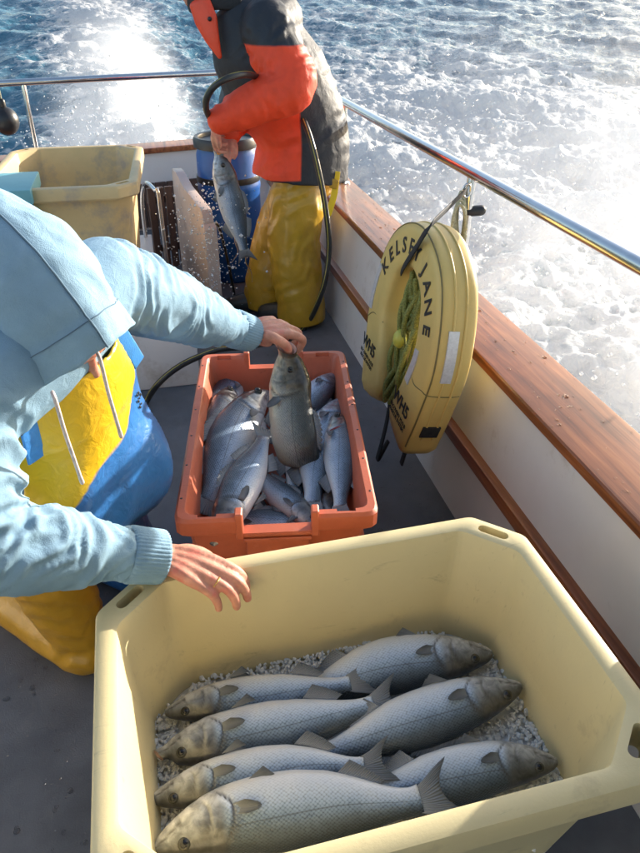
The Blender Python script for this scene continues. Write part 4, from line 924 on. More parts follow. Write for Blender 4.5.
hR, tipsR = hand_parts(rw, rd, (0, -.12, 1), np.cross((0, 0, 1), rd), ((14, 34, 24), (15, 34, 24), (18, 34, 24), (24, 32, 22)), 1.5, 1.07, thumb=[(.034, .030, -.004), (.062, .042, -.012), (.088, .040, -.026), (.106, .034, -.040)])
lw = K['lwr']; fm0 = A(hf[0])
ld = nrm(A(aty(288, 324, 1.80))-lw)
hL, tipsL = hand_parts(lw, ld, (.05, -.35, 1), np.cross(ld, (0, 0, 1)), ((28, 62, 34), (34, 64, 36), (40, 62, 36), (46, 60, 36)), 7, 1.2, tworld=[.6*lw+.4*fm0+A((0, -.02, .02)), .3*lw+.7*fm0+A((0, -.018, .018)), fm0+A((-.004, -.004, .004)), fm0+A((.004, .004, -.022))])
kb, kfr = person_body(kp, K, hR+hL)
# finger ring
def ring_on(hand_base, w, d, n, s, off, base, t0, sc, parent):
    d = nrm(d); n = nrm(A(n)-d*np.dot(n, d)); s = nrm(A(s)-d*np.dot(s, d)-n*np.dot(s, n))
    c = A(w)+(d*(base+.022)+s*off)*sc; a = R_(t0); ax = d*math.cos(a)-n*math.sin(a); c = c-n*math.sin(a)*.022*sc
    e1 = s; e2 = np.cross(ax, s); th = np.linspace(0, 2*math.pi, 25)
    return obj('finger_ring', tube([c+e1*.0112*math.cos(t)+e2*.0112*math.sin(t) for t in th], [(.0014, .0036)], 8, n=40, caps=False), M['gold'], parent)
ring_on(None, rw, rd, (0, -.12, 1), np.cross((0, 0, 1), rd), -.0095, .087, 22, 1.06, kb)
# hoodie: torso and sleeves in one cloth
def sleeve(sh, el, wr, r, cut=.02):
    wv = nrm(A(wr)-A(el)); e = A(wr)-wv*cut
    return tube([sh, .5*(sh+el), el, .55*el+.45*e, e-wv*.06, e-wv*.05, e], [r[0], r[0], r[1], r[2], r[3], r[3]*.86, r[3]*.80], 18, n=30)
tpts = [K['pelvis']+A((0, 0, .02)), K['waist'], K['chest'], K['neck']-A((0, 0, .01))]; trad = [(.185, .135), (.18, .13), (.195, .135), (.10, .085)]
parts = [tube(tpts, [(.165, .112), (.165, .108), (.19, .128), (.10, .085)], 24, ref=lat, n=30, caps=False), sleeve(K['lsh'], K['lel'], K['lwr'], (.088, .078, .070, .060), .072), sleeve(K['rsh'], K['rel'], K['rwr'], (.088, .088, .080, .064), .072),
         tube([K['lsh'], .5*(K['lsh']+K['rsh']), K['rsh']], [.092, .11, .096], 16)]
V, F, N = remesh(parts, .006, 8, .5)
def cloth_disp(V, N, segs, seed, amp=.004, F=None, it=4):
    d = amp*fbm(V*9, 3, seed)
    for k, (a, b, r, fq, am) in enumerate(segs): d = d+seg_folds(V, a, b, r, fq, am, seed+k*3)
    if F is not None:                                  # soften the folds over neighbouring vertices
        Q4 = A([f for f in F if len(f) == 4]); e = np.concatenate([Q4[:, [0, 1]], Q4[:, [1, 2]], Q4[:, [2, 3]], Q4[:, [3, 0]]]); cnt = np.bincount(e[:, 0], minlength=len(V))+1e-9
        for _ in range(it): d = .4*d+.6*np.bincount(e[:, 0], weights=d[e[:, 1]], minlength=len(V))/cnt
    return V+N*d[:, None]
def ribbing(V, N, el, wr, r):
    ax = nrm(A(wr)-A(el)); t = (V-A(wr))@ax; rel = V-A(wr)-t[:, None]*ax; u = nrm(np.cross(ax, (.2, .3, .9))); v = np.cross(ax, u); ph = np.arctan2(rel@v, rel@u)
    w_ = sstep(-.075, -.068, t)*sstep(r*1.7, r*1.2, np.linalg.norm(rel, axis=1))*(t < .04)
    return w_, .0016*np.sin(ph*34)*w_
wl_, rbL = ribbing(V, N, K['lel'], K['lwr'], .06); wr_, rbR = ribbing(V, N, K['rel'], K['rwr'], .06)
damp = 1-np.maximum(wl_, wr_)
V2 = cloth_disp(V, N, [(K['lsh'], K['lel'], .09, 88, .0085), (K['lel'], K['lwr'], .078, 100, .0090), (K['rsh'], K['rel'], .10, 80, .0095), (K['rel'], K['rwr'], .092, 90, .0100)], 3, F=F, it=3)
V = V+(V2-V)*damp[:, None]+N*(rbL+rbR)[:, None]
hd = obj('hoodie', (V, F), M['hoodie'], kp)
def cuff(el, wr, r, parent):
    ax = nrm(A(wr)-A(el)); u = nrm(np.cross(ax, (.2, .3, .9))); v = np.cross(ax, u); n = 132; L_ = []
    for k, (t, rr) in enumerate(((-.075, r*.94), (-.070, r*1.03), (-.040, r*1.0), (-.010, r*.985), (-.004, r*.97), (-.003, r*.90), (-.03, r*.86))):
        th = np.linspace(0, 2*math.pi, n, endpoint=False); q = rr+(.0016 if k < 5 else 0)*np.cos(th*44)
        L_.append(A(wr)+ax*t+np.outer(q*np.cos(th), u)+np.outer(q*np.sin(th), v))
    V = np.concatenate(L_); F = []
    for i in range(len(L_)-1):
        for j in range(n): k = (j+1) % n; F.append((i*n+j, i*n+k, (i+1)*n+k, (i+1)*n+j))
    obj('cuff', (V, F), M['hoodie'], parent)
cuff(K['lel'], K['lwr'], .050, hd); cuff(K['rel'], K['rwr'], .053, hd)
# hood: a shell closed at the back, open towards the face, seam along the crown
def build_hood():
    c = A(K['hood']); f, u, l = kfr
    ns, nr = 46, 72; seamv = []; hemv = []
    S_ = np.r_[np.linspace(0, 1, ns)]
    def rad(s, ph):
        e = math.sin(min(1, s*1.5)*math.pi/2)**.55
        hm_ = 1-.12*sstep(.72, 1.0, s)**1.5; lat_, up_ = .110*e*hm_, .126*e*(1-.03*s)*hm_
        k = 1+.055*np.exp(-(ph/.28)**2)*sstep(.02, .35, s)-.006*np.exp(-(ph/.03)**2)
        return lat_*k, up_*k
    def pos(s, ph, inset=0.0):
        a, b = rad(s, ph); a -= inset; b -= inset
        x = -.235+.365*s
        droop = .035*sstep(.35, 1, abs(ph)/math.pi)*s
        side = .004*math.sin(min(abs(ph), 2.2))*s*s
        lean = .018*max(0, math.cos(ph))*sstep(.6, 1, s)
        wr = .0045*math.sin(s*9+ph*3.2)*math.sin(ph*1.5+.6)*s+.003*math.sin(s*21+ph*5)*s*s*abs(math.sin(ph))
        return c+f*(x-droop*.6+lean)+l*((a+side+wr)*math.sin(ph))+u*((b+wr)*math.cos(ph)+.012)
    PH = np.linspace(-math.pi, math.pi, nr, endpoint=False)
    rings = []
    for s in S_:
        hemk = .004*(sstep(.855, .862, s)-0*s)-.0045*math.exp(-((s-.852)/.006)**2)
        rings.append(A([pos(s, p, -hemk) for p in PH]))
    for s, ins in ((1.004, .004), (.998, .011), (.95, .013), (.86, .014), (.7, .016), (.5, .018), (.3, .02)): rings.append(A([pos(min(s, 1.0), p, ins) for p in PH]))
    V = np.concatenate(rings); F = []; n = nr
    V = V+((V-c)/(np.linalg.norm(V-c, axis=1)[:, None]+1e-9))*(.011*fbm(V*7, 3, 91)+.0040*(1-np.abs(fbm(V*A((10, 22, 10)), 2, 95))*3))[:, None]
    for i in range(len(rings)-1):
        for j in range(n): k = (j+1) % n; F.append((i*n+j, i*n+k, (i+1)*n+k, (i+1)*n+j))
    seamv[:] = [V[i*n+n//2] for i in range(5, ns)]; hemv[:] = [V[39*n+j] for j in range(8, n-8)]
    o = obj('hood', (V, F), M['hoodie'], kp)
    out = lambda p: p+nrm(p-c)*.0006
    obj('seam', tube([out(p) for p in seamv], [.0020], 6, n=80), M['hoodie_dark'], o)
    obj('hem_stitch', tube([out(p) for p in hemv], [.0010], 6, n=140), M['hoodie_dark'], o)
    return pos
M['hoodie_dark'] = pmat('navy_thread', (.10, .17, .24), .8)
hpos = build_hood()
# drawstrings
for ph, px, ln_ in ((-1.75, (56, 402), .165), (.62, (101, 362), .155)):
    p0 = A(hpos(.97, ph)) if False else atd(*px, 1.235 if ph < 0 else 1.30)
    q = [p0+A((-.004, .012, .012)), p0, p0+A((.002, .006, -ln_*.4)), p0+A((.006, .010, -ln_*.75)), p0+A((.009, .012, -ln_))]
    ds = obj('drawstring', tube(q, [.0036], 8, n=40), M['cord'], kp)
    obj('aglet', tube([q[-1], q[-1]+A((.001, .001, -.012))], [.0042], 8, n=3), M['cord'], ds)
# bib: a panel wrapped on the chest, clean edges
def torso_frame(t):
    Q = spline(tpts, 101); T, Nn, Bb = frames(Q, lat); i = int(round(np.clip(t, 0, 1)*100))
    d = np.r_[0, np.cumsum([np.linalg.norm(tpts[i_+1]-tpts[i_]) for i_ in range(3)])]; d /= d[-1]
    a = np.interp(t, d, [r[0] for r in trad]); b = np.interp(t, d, [r[1] for r in trad])
    fw = Bb[i] if np.dot(Bb[i], g) > 0 else -Bb[i]
    return Q[i], Nn[i], fw, a, b
def build_bib():
    nu, nv = 56, 64; Vv, mk = [], []
    for off in (.016, .012):
        for i in range(nv):
            v = i/(nv-1); 
            for j in range(nu):
                u_ = j/(nu-1)*2-1
                half = R_(62+24*sstep(.35, .75, v)); ph = u_*half
                t = .90-.05*u_*u_-v*.90
                if t >= 0: c, la, fw, a, b = torso_frame(t); down = 0
                else: c, la, fw, a, b = torso_frame(0); down = -t
                o = off+.010*math.sin(3.1*u_+5*v)*v+.006*math.sin(9*v+4*u_)+.044*math.exp(-((v-.74)/.22)**2)*(1+.5*u_)+.010*(1-abs(math.sin(8*u_+5*v)))*sstep(.45, .7, v)-.008*sstep(.1, .3, v)*sstep(.55, .4, v)+.012*math.sin(7*u_-2*v)*sstep(.3, .7, v)
                p = c+la*(a+o)*math.sin(ph)+fw*(b+o)*math.cos(ph)
                p = p+A((0, 0, -1))*down*.5+fw*down*.25
                Vv.append(p); vb = .42-.22*u_-.10*max(0, u_-.2)+.03*math.sin(6*u_)
                mk.append((vb-v)*.5)
    F = []; o = nu*nv
    for i in range(nv-1):
        for j in range(nu-1):
            a = i*nu+j; F.append((a, a+nu, a+nu+1, a+1)); F.append((o+a, o+a+1, o+a+nu+1, o+a+nu))
    for j in range(nu-1):
        F.append((j, j+1, o+j+1, o+j)); a = (nv-1)*nu+j; F.append((a, o+a, o+a+1, a+1))
    for i in range(nv-1):
        a = i*nu; F.append((a, o+a, o+a+nu, a+nu)); a = i*nu+nu-1; F.append((a, a+nu, o+a+nu, o+a))
    V = A(Vv); V = V+.005*fbm(V*6, 2, 77)[:, None]*g
    b = obj('bib', (V, F), M['bib'], kp, attrs={'mask': mk})
    return b, V.reshape(2, nv, nu, 3)
bib, BG = build_bib()
def on_bib(i, j, off=.006): 
    p = BG[0, i, j]; return p+g*off
# printed mark, straps and buckle
def strap(pts, wdt, th, mat, name, parent, ref):
    return obj(name, tube(pts, [(th, wdt)], 12, ref=ref, n=24, power=6), mat, parent)
st = strap([on_bib(13, 6, .010), on_bib(7, 5, .012), on_bib(2, 4, .012)], .020, .0025, M['bluecloth'], 'strap_tab', bib, g)
bk = obj('buckle', merge([tube([on_bib(2, 3, .014), on_bib(0, 1, .018)], [(.006, .021)], 12, ref=g, n=6, power=5), tube([on_bib(0, 1, .02), K['rsh']+A((.02, .06, .10))], [(.004, .015)], 10, ref=g, n=6, power=5)]), M['blackplastic'], bib)
strap([K['rsh']+A((.02, .07, .095)), K['rsh']+A((-.06, .10, .085)), K['rsh']+A((-.16, .14, .02))], .019, .0025, M['webbing'], 'strap', kp, (0, 0, 1))
st2 = strap([on_bib(12, 50, .010), on_bib(5, 51, .012), on_bib(0, 52, .012)], .018, .0025, M['bluecloth'], 'strap_tab', bib, g)
for k in range(3):
    for h in range(2+k % 2):
        obj('printed_mark', tube([on_bib(20+k*2, 44+h*2, .0035), on_bib(21+k*2, 45+h*2, .0035)], [(.0006, .003)], 6, ref=g, n=3), M['print'], bib)
# trousers and boots
legs = [tube([K['pelvis']+A((0, 0, .10)), K['pelvis']], [(.20, .15), (.20, .155)], 20, ref=lat, n=8)]
for s in 'lr':
    legs.append(tube([K[s+'hip'], .5*(K[s+'hip']+K[s+'kn']), K[s+'kn']], [.105, .088, .066], 16, n=16)); legs.append(tube([K[s+'kn']+A((0, 0, -.002)), .5*(K[s+'kn']+K[s+'an']), K[s+'an']], [.083, .085, .078], 16, n=14))
V, F, N = remesh(legs, .007, 8, .5)
V = cloth_disp(V, N, [(K['rhip'], K['rkn'], .115, 50, .004), (K['lhip'], K['lkn'], .115, 50, .004)], 51, .004, F=F)
V[:, 2] = np.maximum(V[:, 2], .004)
obj('oilskin_trousers', (V, F), M['trousers2'] if 'trousers2' in M else M['trousers'], kp, attrs={'mask': ((V-K['pelvis'])@lat)-.03})
for s in 'lr':
    a = K[s+'an']; t = A(K[s+'toe']); obj('boot', remesh([tube([a+g*.06, a, a+t*.3], [.062, .06, .055], 14), tube([a, a+t*.7, a+t*1.25], [.056, .052, .040], 14)], .008, 4)[:2], M['boot'], kp)

# ------------------------------------------------------------------ standing person washing a bass
G2 = nrm((-.86, .50, 0)); L2 = np.cross((0, 0, 1), G2)
W = dict(pelvis=A((.755, 3.53, .80)), waist=A((.76, 3.53, .98)), chest=A((.65, 3.52, 1.22)), neck=A((.52, 3.52, 1.43)))
W['lsh'] = A((.56, 3.34, 1.385)); W['lel'] = aty(293, 86, 3.20); W['lwr'] = aty(217, 121, 3.22)
W['rsh'] = A((.66, 3.70, 1.38)); W['rel'] = A((.50, 3.74, 1.10)); W['rwr'] = aty(229, 133, 3.40)
W['head'] = A((.262, 3.52, 1.59)); W['hf'] = nrm((-.80, .10, -.60)); W['hu'] = nrm((-.55, .05, .83))
W['lhip'] = W['pelvis']+L2*.09-A((0, 0, .04)); W['rhip'] = W['pelvis']-L2*.09-A((0, 0, .04))
W['lan'] = A((.70, 3.40, .075)); W['ran'] = A((.565, 3.63, .075)); W['lkn'] = .5*(W['lhip']+W['lan'])+G2*.03; W['rkn'] = .5*(W['rhip']+W['ran'])+G2*.05
W['ltoe'] = G2*.16-A((0, 0, .03)); W['rtoe'] = nrm((-.95, .1, 0))*.16-A((0, 0, .03))
sp_ = thing('person', (.68, 3.52, 0), 'standing person in orange and black oilskin jacket and yellow trousers at the stern', 'person')
mth = sf[0]
d1 = nrm(mth-W['lwr']+A((-.01, 0, .02))); d2 = nrm(mth-W['rwr']+A((0, 0, .01)))
h1, _ = hand_parts(W['lwr'], nrm(d1+A((-.25, 0, -.25))), (-.8, -.3, .5), (.2, -1, .2), ((25, 50, 30),)*4, 4, 1.0)
h2, _ = hand_parts(W['rwr'], nrm(d2+A((0, -.3, -.5))), (.3, .3, .8), (.5, -.6, .2), ((25, 50, 30),)*4, 4, 1.0)
sb, sfr = person_body(sp_, W, h1+h2, .006)
hc = A(W['head']); hfv, huv, hlv = sfr
V, F = ellipsoid(hc+huv*.038-hfv*.018, (hlv*.086, hfv*.105, huv*.092), 24, 16)
V = V+.004*fbm(V*60, 2, 5)[:, None]; keep = [f for f in F if np.mean([(V[i]-hc)@huv-.9*((V[i]-hc)@hfv) for i in f]) > -.02]
obj('hair', (V, keep), M['hair'], sp_)
# jacket
jt = [A((.735, 3.53, .735)), A((.745, 3.53, .93)), A((.62, 3.525, 1.17)), A((.515, 3.52, 1.33)), A((.43, 3.52, 1.46))]
parts = [tube(jt, [(.252, .240), (.236, .220), (.245, .245), (.20, .21), (.11, .11)], 26, ref=L2, n=36, caps=False),
         sleeve(W['lsh'], W['lel'], W['lwr'], (.115, .10, .088, .075), .015), sleeve(W['rsh'], W['rel'], W['rwr'], (.11, .10, .088, .075), .015),
         tube([W['lsh']+A((0, .03, 0)), .5*(W['lsh']+W['rsh'])+A((.02, 0, .02)), W['rsh']], [.105, .125, .105], 16)]
V, F, N = remesh(parts, .008, 8, .5)
def segd(V, a, b):
    ax = A(b)-A(a); L = np.linalg.norm(ax); ax = ax/L; t = np.clip((V-A(a))@ax, 0, L); return np.linalg.norm(V-A(a)-t[:, None]*ax, axis=1), t/L
du, tu = segd(V, W['lsh'], W['lel']); dl, tl_ = segd(V, W['lel'], W['lwr']); du2, tu2 = segd(V, W['rsh'], W['rel']); dl2, tl2 = segd(V, W['rel'], W['rwr'])
V2 = cloth_disp(V, N, [(W['lsh'], W['lel'], .115, 62, .007), (W['lel'], W['lwr'], .10, 85, .007), (jt[0], jt[2], .25, 42, .0045)], 9, .007, F=F)
q = V-jt[1]; front = q@G2; side = q@L2
torso_m = np.minimum.reduce([(1.10-.45*np.clip(front, -.2, .3)-V[:, 2]), (front+.07)*1.0, V[:, 2]-(.760-.06*front)])
arm_l = np.where(dl < .13, .05, -.05); up_l = (1.325-V[:, 2])
near_arm = (np.minimum(du-.118, dl-.10) < .0) & (side > -.05+.0*side)
is_l = ((dl < .122) & (side > .02)) | (near_arm & (du < .135) & (side > .08))
mask = np.where(is_l, np.where(dl < du, .05, up_l), torso_m)
is_r = (np.minimum(du2-.12, dl2-.10) < .0) & (side < .02)
mask = np.where(is_r & ~is_l, np.where(dl2 < du2, .05, up_l), mask)
jk = obj('oilskin_jacket', (V2, F), M['jacket'], sp_, attrs={'mask': mask})
cb = spline([A((.50, 3.44, 1.385)), A((.40, 3.46, 1.40)), A((.375, 3.52, 1.41)), A((.42, 3.60, 1.42)), A((.52, 3.62, 1.45))], 20)
obj('collar', tube([A((.295, 3.425, 1.475)), A((.315, 3.41, 1.41)), A((.335, 3.395, 1.34)), A((.360, 3.385, 1.275))], [(.046, .014), (.050, .014), (.032, .012), (.010, .008)], 14, ref=(1, -.35, .2), n=24, power=3), M['orangecloth'], jk)
obj('collar', tube([A((.46, 3.42, 1.47)), A((.36, 3.42, 1.475)), A((.285, 3.46, 1.465)), A((.262, 3.53, 1.46)), A((.30, 3.60, 1.465)), A((.42, 3.64, 1.475))], [(.030, .012)], 14, ref=(-.25, 0, 1), n=40, power=3), M['webbing'], jk)
obj('snap', tube([A((.330, 3.393, 1.415)), A((.328, 3.385, 1.415))], [.009], 10, n=3), M['blackplastic'], jk)
# oilskin trousers
legs = [tube([W['pelvis']+A((0, 0, .06)), W['pelvis']-A((0, 0, .06))], [(.165, .15), (.18, .165)], 22, ref=L2, n=8)]
for s in 'lr': legs.append(tube([W[s+'hip']+A((0, 0, .02)), .6*W[s+'hip']+.4*W[s+'kn'], W[s+'kn'], W[s+'an']+A((0, 0, .05)), W[s+'an']+A((0, 0, -.03))], [.112, .138, .134, .128, .130], 18, n=28))
V, F, N = remesh(legs, .0085, 8, .5)
V = cloth_disp(V, N, [(W['lhip'], W['lan'], .15, 30, .0045), (W['rhip'], W['ran'], .15, 26, .0045)], 33, .007, F=F)
V[:, 2] = np.maximum(V[:, 2], .03)
tro = obj('oilskin_trousers', (V, F), M['trousers'], sp_, attrs={'mask': np.ones(len(V))})
for s in 'lr':
    a = W[s+'an']; t = A(W[s+'toe'])*1.25; VF = remesh([tube([a+A((0, 0, .12)), a], [.075, .065], 14, n=6), tube([a-A((0, 0, .02)), a+t*.6-A((0, 0, .005)), a+t], [.056, .056, .046], 14)], .009, 4)
    v = VF[0]; v[:, 2] = np.maximum(v[:, 2], .001); obj('boot', (v, VF[1]), M['boot'], sp_)
# brace buckle and strap end hanging at the hip
bp_ = [aty(337, 172, 3.33), aty(334, 195, 3.325), aty(328, 215, 3.33)]
obj('brace_strap', tube(bp_, [(.003, .016)], 10, ref=(-.3, -1, 0), n=14, power=5), M['yellowstrap'], tro)
obj('brace_buckle', tube([aty(335, 180, 3.318), aty(333, 188, 3.318)], [(.004, .019)], 10, ref=(-.3, -1, 0), n=5, power=5), M['trousers'], tro, attrs={'mask': np.ones(110)})

# ================================================================== LIFEBUOY
ba = A((0, -1., 0)); bb_ = nrm((.148, 0, .989)); bn = np.cross(ba, bb_); bO = A((.713, 1.935, .655)); TH = .065
def bp3(a, b, d=0.0): return bO+ba*a+bb_*b+bn*(d-TH)           # d = 0 is the mid plane, +TH the face
buoy = thing('lifebuoy', bp3(0, -.40), 'yellow horseshoe lifebuoy lettered in black, hung on the guard rail', 'lifebuoy')
cl_ = [(-.148, -.315), (-.196, -.17), (-.222, -.02), (-.160, .154), (0, .224), (.160, .154), (.222, -.02), (.196, -.17), (.148, -.315)]
hw_ = [.098, .088, .080, .073, .068, .073, .080, .088, .098]
Vb, Fb = tube([bp3(*p) for p in cl_], [(TH, h) for h in hw_], 40, ref=bn, n=90, power=5.5)
cover = obj('cover', (Vb, Fb), M['buoy'], buoy)
Cs = spline([A((a, b, 0)) for a, b in cl_], 200); hws = np.interp(np.linspace(0, 1, 200), np.linspace(0, 1, 9), hw_)
def edge(i, k, d):                                              # k = -1 inner .. 1 outer
    t = nrm(Cs[min(i+1, 199)]-Cs[max(i-1, 0)]); o = A((-t[1], t[0]));   # outward for this direction of travel
    p = Cs[i, :2]+o*hws[i]*k; return bp3(p[0], p[1], d)
obj('piping', tube([edge(i, .93, TH*.83) for i in range(2, 198, 3)], [.0028], 6, n=200), M['seam'], cover)
for i in (34, 166):
    obj('seam', tube([edge(i, -.9, TH*.87), edge(i+3, 0, TH+.0005), edge(i, .70, TH*.975), edge(i, .93, TH*.83), edge(i, 1.0, TH*.3), edge(i, 1.0, -TH*.3), edge(i, .95, -TH*.76)], [.0016], 6, n=30), M['seam'], cover)
for k in (.25, -.3):
    obj('bead', tube([edge(i, 1.0, TH*k) for i in range(8, 192, 3)], [.004], 6, n=160), M['buoy'], cover)
def patch(i0, i1, k0, k1, d, name, mat, n=8):
    top = [edge(int(i0+(i1-i0)*j/(n-1)), k0, d) for j in range(n)]; bot = [edge(int(i0+(i1-i0)*j/(n-1)), k1, d) for j in range(n)]
    off = nrm(np.cross(top[-1]-top[0], bot[0]-top[0])); ctr = np.mean(top, 0); 
    if np.dot(off, ctr-bp3(*Cs[(i0+i1)//2, :2], 0)) < 0: off = -off
    V = A(top+bot+[p-off*.004 for p in top]+[p-off*.004 for p in bot])+off*.0035; F = []
    for j in range(n-1): F += [(j, j+1, n+j+1, n+j), (2*n+j, 3*n+j, 3*n+j+1, 2*n+j+1), (j, 2*n+j, 2*n+j+1, j+1), (n+j, n+j+1, 3*n+j+1, 3*n+j)]
    F += [(0, n, 3*n, 2*n), (n-1, 3*n-1, 4*n-1, 2*n-1)]
    return obj(name, (V, F), mat, cover, smooth=False)
patch(38, 60, .30, .62, TH*.995, 'reflective_strip', M['reflect']); patch(154, 174, -.62, -.28, TH*.995, 'reflective_strip', M['reflect'])
def sidepatch(i0, i1, d0, d1, name, mat, n=8):
    a = [edge(int(i0+(i1-i0)*j/(n-1)), 1.05, d0) for j in range(n)]; b = [edge(int(i0+(i1-i0)*j/(n-1)), 1.05, d1) for j in range(n)]
    a2 = [edge(int(i0+(i1-i0)*j/(n-1)), .97, d0) for j in range(n)]; b2 = [edge(int(i0+(i1-i0)*j/(n-1)), .97, d1) for j in range(n)]
    V = A(a+b+a2+b2); F = []
    for j in range(n-1): F += [(j, j+1, n+j+1, n+j), (2*n+j, 3*n+j, 3*n+j+1, 2*n+j+1), (j, 2*n+j, 2*n+j+1, j+1), (n+j, n+j+1, 3*n+j+1, 3*n+j)]
    F += [(0, n, 3*n, 2*n), (n-1, 3*n-1, 4*n-1, 2*n-1)]
    return obj(name, (V, F), mat, cover, smooth=False)
sidepatch(142, 160, .030, -.002, 'reflective_strip', M['reflect'])
sidepatch(183, 189, .028, -.03, 'hook_patch', M['webbing'])
def glyphs(text, size, pos, up, name='lettering', bold=.0):
    """text at pos (a, b) in the buoy's face with its up direction (a, b)"""
    cu = bpy.data.curves.new('txt', 'FONT'); cu.body = text; cu.size = size; cu.extrude = .0006; cu.offset = bold; cu.align_x = 'CENTER'; cu.align_y = 'CENTER'; cu.resolution_u = 3
    o = bpy.data.objects.new('txt', cu); S.collection.objects.link(o); dg = bpy.context.evaluated_depsgraph_get()
    me = bpy.data.meshes.new_from_object(o.evaluated_get(dg)); V = A([v.co[:] for v in me.vertices]); F = [tuple(p.vertices) for p in me.polygons]
    bpy.data.objects.remove(o); u = nrm(up); r = A((u[1], -u[0]))
    P = np.asarray(pos)+V[:, :1]*r+V[:, 1:2]*u
    return A([bp3(a, b, TH+.0018+z) for (a, b), z in zip(P, V[:, 2])]), F
for ch, an in zip('KELSEY', (154, 138, 123.5, 109, 94, 80)):
    t = R_(an); obj('letter', glyphs(ch, .066, (.219*math.cos(t), .219*math.sin(t)), (math.cos(t), math.sin(t)), bold=.0012), M['print'], cover, smooth=False)
for ch, an in zip('JANE', (61, 46, 30, 13)):
    t = R_(an); obj('letter', glyphs(ch, .066, (.219*math.cos(t), .219*math.sin(t)), (math.cos(t), math.sin(t)), bold=.0012), M['print'], cover, smooth=False)
for ctr, up in (((.160, -.222), (.10, 1)), ((-.203, -.195), (.03, 1))):
    u = nrm(up); ctr = A(ctr)
    obj('lettering', glyphs('WH5', .060, ctr, up, bold=.001), M['print'], cover, smooth=False)
    obj('lettering', glyphs('RECOVERY M.O.B', .0185, ctr-u*.042, up), M['print'], cover, smooth=False)
    obj('lettering', glyphs('RESCUE SYSTEM', .0185, ctr-u*.060, up), M['print'], cover, smooth=False)
# strap from the rail over the face into the hole, straps hanging below
hook = A(atx(467, 189, RX-.03))
def onface(x, y, off=.012):
    d_ = ray(x, y); q = bp3(0, 0, TH+off); return EYE+d_*(np.dot(q-EYE, bn)/np.dot(d_, bn))
st_ = [hook, .5*(hook+onface(430, 226)), onface(430, 226), onface(417, 246), onface(405, 265, .004), onface(401, 273, -.02)]
obj('strap', tube(st_, [(.0025, .010)], 10, ref=bn, n=40, power=5), M['webbing'], buoy)
obj('strap', tube([bp3(-.07, -.34, .0), bp3(-.06, -.42, .0), bp3(-.05, -.50, .005), bp3(-.045, -.58, .01), bp3(-.055, -.50, -.02)], [(.003, .013)], 10, ref=bn, n=40, power=5), M['webbing'], buoy)
obj('strap', tube([bp3(.10, -.39, -.02), bp3(.095, -.46, -.02), bp3(.09, -.50, -.02)], [(.003, .012)], 10, ref=bn, n=20, power=5), M['webbing'], buoy)
# rope packed in the hole
rope = thing('rope_bundle', bp3(0, -.36, -.02), 'green throwing line packed into the hole of the lifebuoy', 'rope')
for k in range(21):
    a0 = -.085+.0085*k; dd_ = rng.uniform(-.03, .045); pts = []
    for b in np.linspace(.135, -.32+.05*rng.random(), 8):
        lim = .120 if b > -.05 else .120-.33*(-.05-b)
        lim = max(.022, min(lim, math.sqrt(max(0, .150**2-max(b, 0)**2)) if b > 0 else lim))
        pts.append(bp3(np.clip(a0+.020*math.sin(k*1.3+b*14), -lim, lim), b, dd_+.014*math.sin(k+b*20)))
    obj('strand', tube(pts, [.0085], 8, n=46), M['rope'], rope)
for k in range(4):
    c = (.0, .075-.02*k); pts = [bp3(c[0]+(.060-.004*k)*math.cos(t), c[1]+.050*math.sin(t), .022+.008*math.sin(t*2+k)) for t in np.linspace(-.6, 5.4, 14)]
    obj('strand', tube(pts, [.0085], 8, n=60), M['rope'], rope)
obj('toggle', ellipsoid(bp3(-.002, -.075, .045), (ba*.026, bb_*.032, bn*.022), 16, 10), M['pill'], rope)
# lashing on the stanchion behind
lash = thing('rope_lashing', (RX, 2.28, .80), 'pale rope and shackle lashed to the stanchion above the lifebuoy', 'rope')
for k in range(4):
    s_ = .014+.004*k; pts = [(RX-.03-.006*k+s_*math.cos(t), 2.27-.012*k+.014*math.sin(t), .86+.08*math.sin(t)-.012*k) for t in np.linspace(0, 6.0, 12)]
    obj('loop', tube(pts, [.006], 8, n=40), M['ropepale'], lash)
obj('shackle', tube([(hook[0]+.014*math.sin(t), hook[1], hook[2]-.005+.022*math.cos(t)) for t in np.linspace(0, 6.28, 14)], [.0038], 8, n=36), M['steel'], lash)
obj('clamp_knob', tube([(RX+.0, 2.28, .87), (RX+.045, 2.275, .872)], [.019], 10, n=4), M['blackplastic'], lash)

# ================================================================== STERN GEAR
def lathe(c, prof, n=36):
    V, F = [], []; c = A(c, float)
    for r, z in prof:
        for j in range(n): t = 2*math.pi*j/n; V.append(c+A((r*math.cos(t), r*math.sin(t), z)))
    for i in range(len(prof)-1):
        for j in range(n): k = (j+1) % n; F.append((i*n+j, i*n+k, (i+1)*n+k, (i+1)*n+j))
    F.append(tuple(range(n))[::-1]); F.append(tuple(range((len(prof)-1)*n, len(prof)*n))); return A(V), F
bc = A((.452, 4.22, 0)); br = .178
drum = thing('drum', bc, 'blue plastic drum with black lid ring behind the wet bass', 'drum')
obj('barrel', lathe(bc, [(br*.9, 0), (br*.97, .012), (br, .04), (br, .25), (br*1.025, .262), (br*1.025, .288), (br, .30), (br*1.0, .52), (br*1.025, .532), (br*1.025, .558), (br, .57), (br*.985, .72), (br*.93, .755)]), M['blueplastic'], drum, auto=40)
obj('lid', lathe(bc, [(br*.95, .757), (br*1.04, .760), (br*1.05, .80), (br*1.0, .815), (br*.9, .812), (br*.88, .795)]), M['blackplastic'], drum, auto=40)
obj('band', lathe(bc, [(br*1.03, .575), (br*1.035, .58), (br*1.035, .602), (br*1.03, .607)]), M['blackplastic'], drum, auto=40)
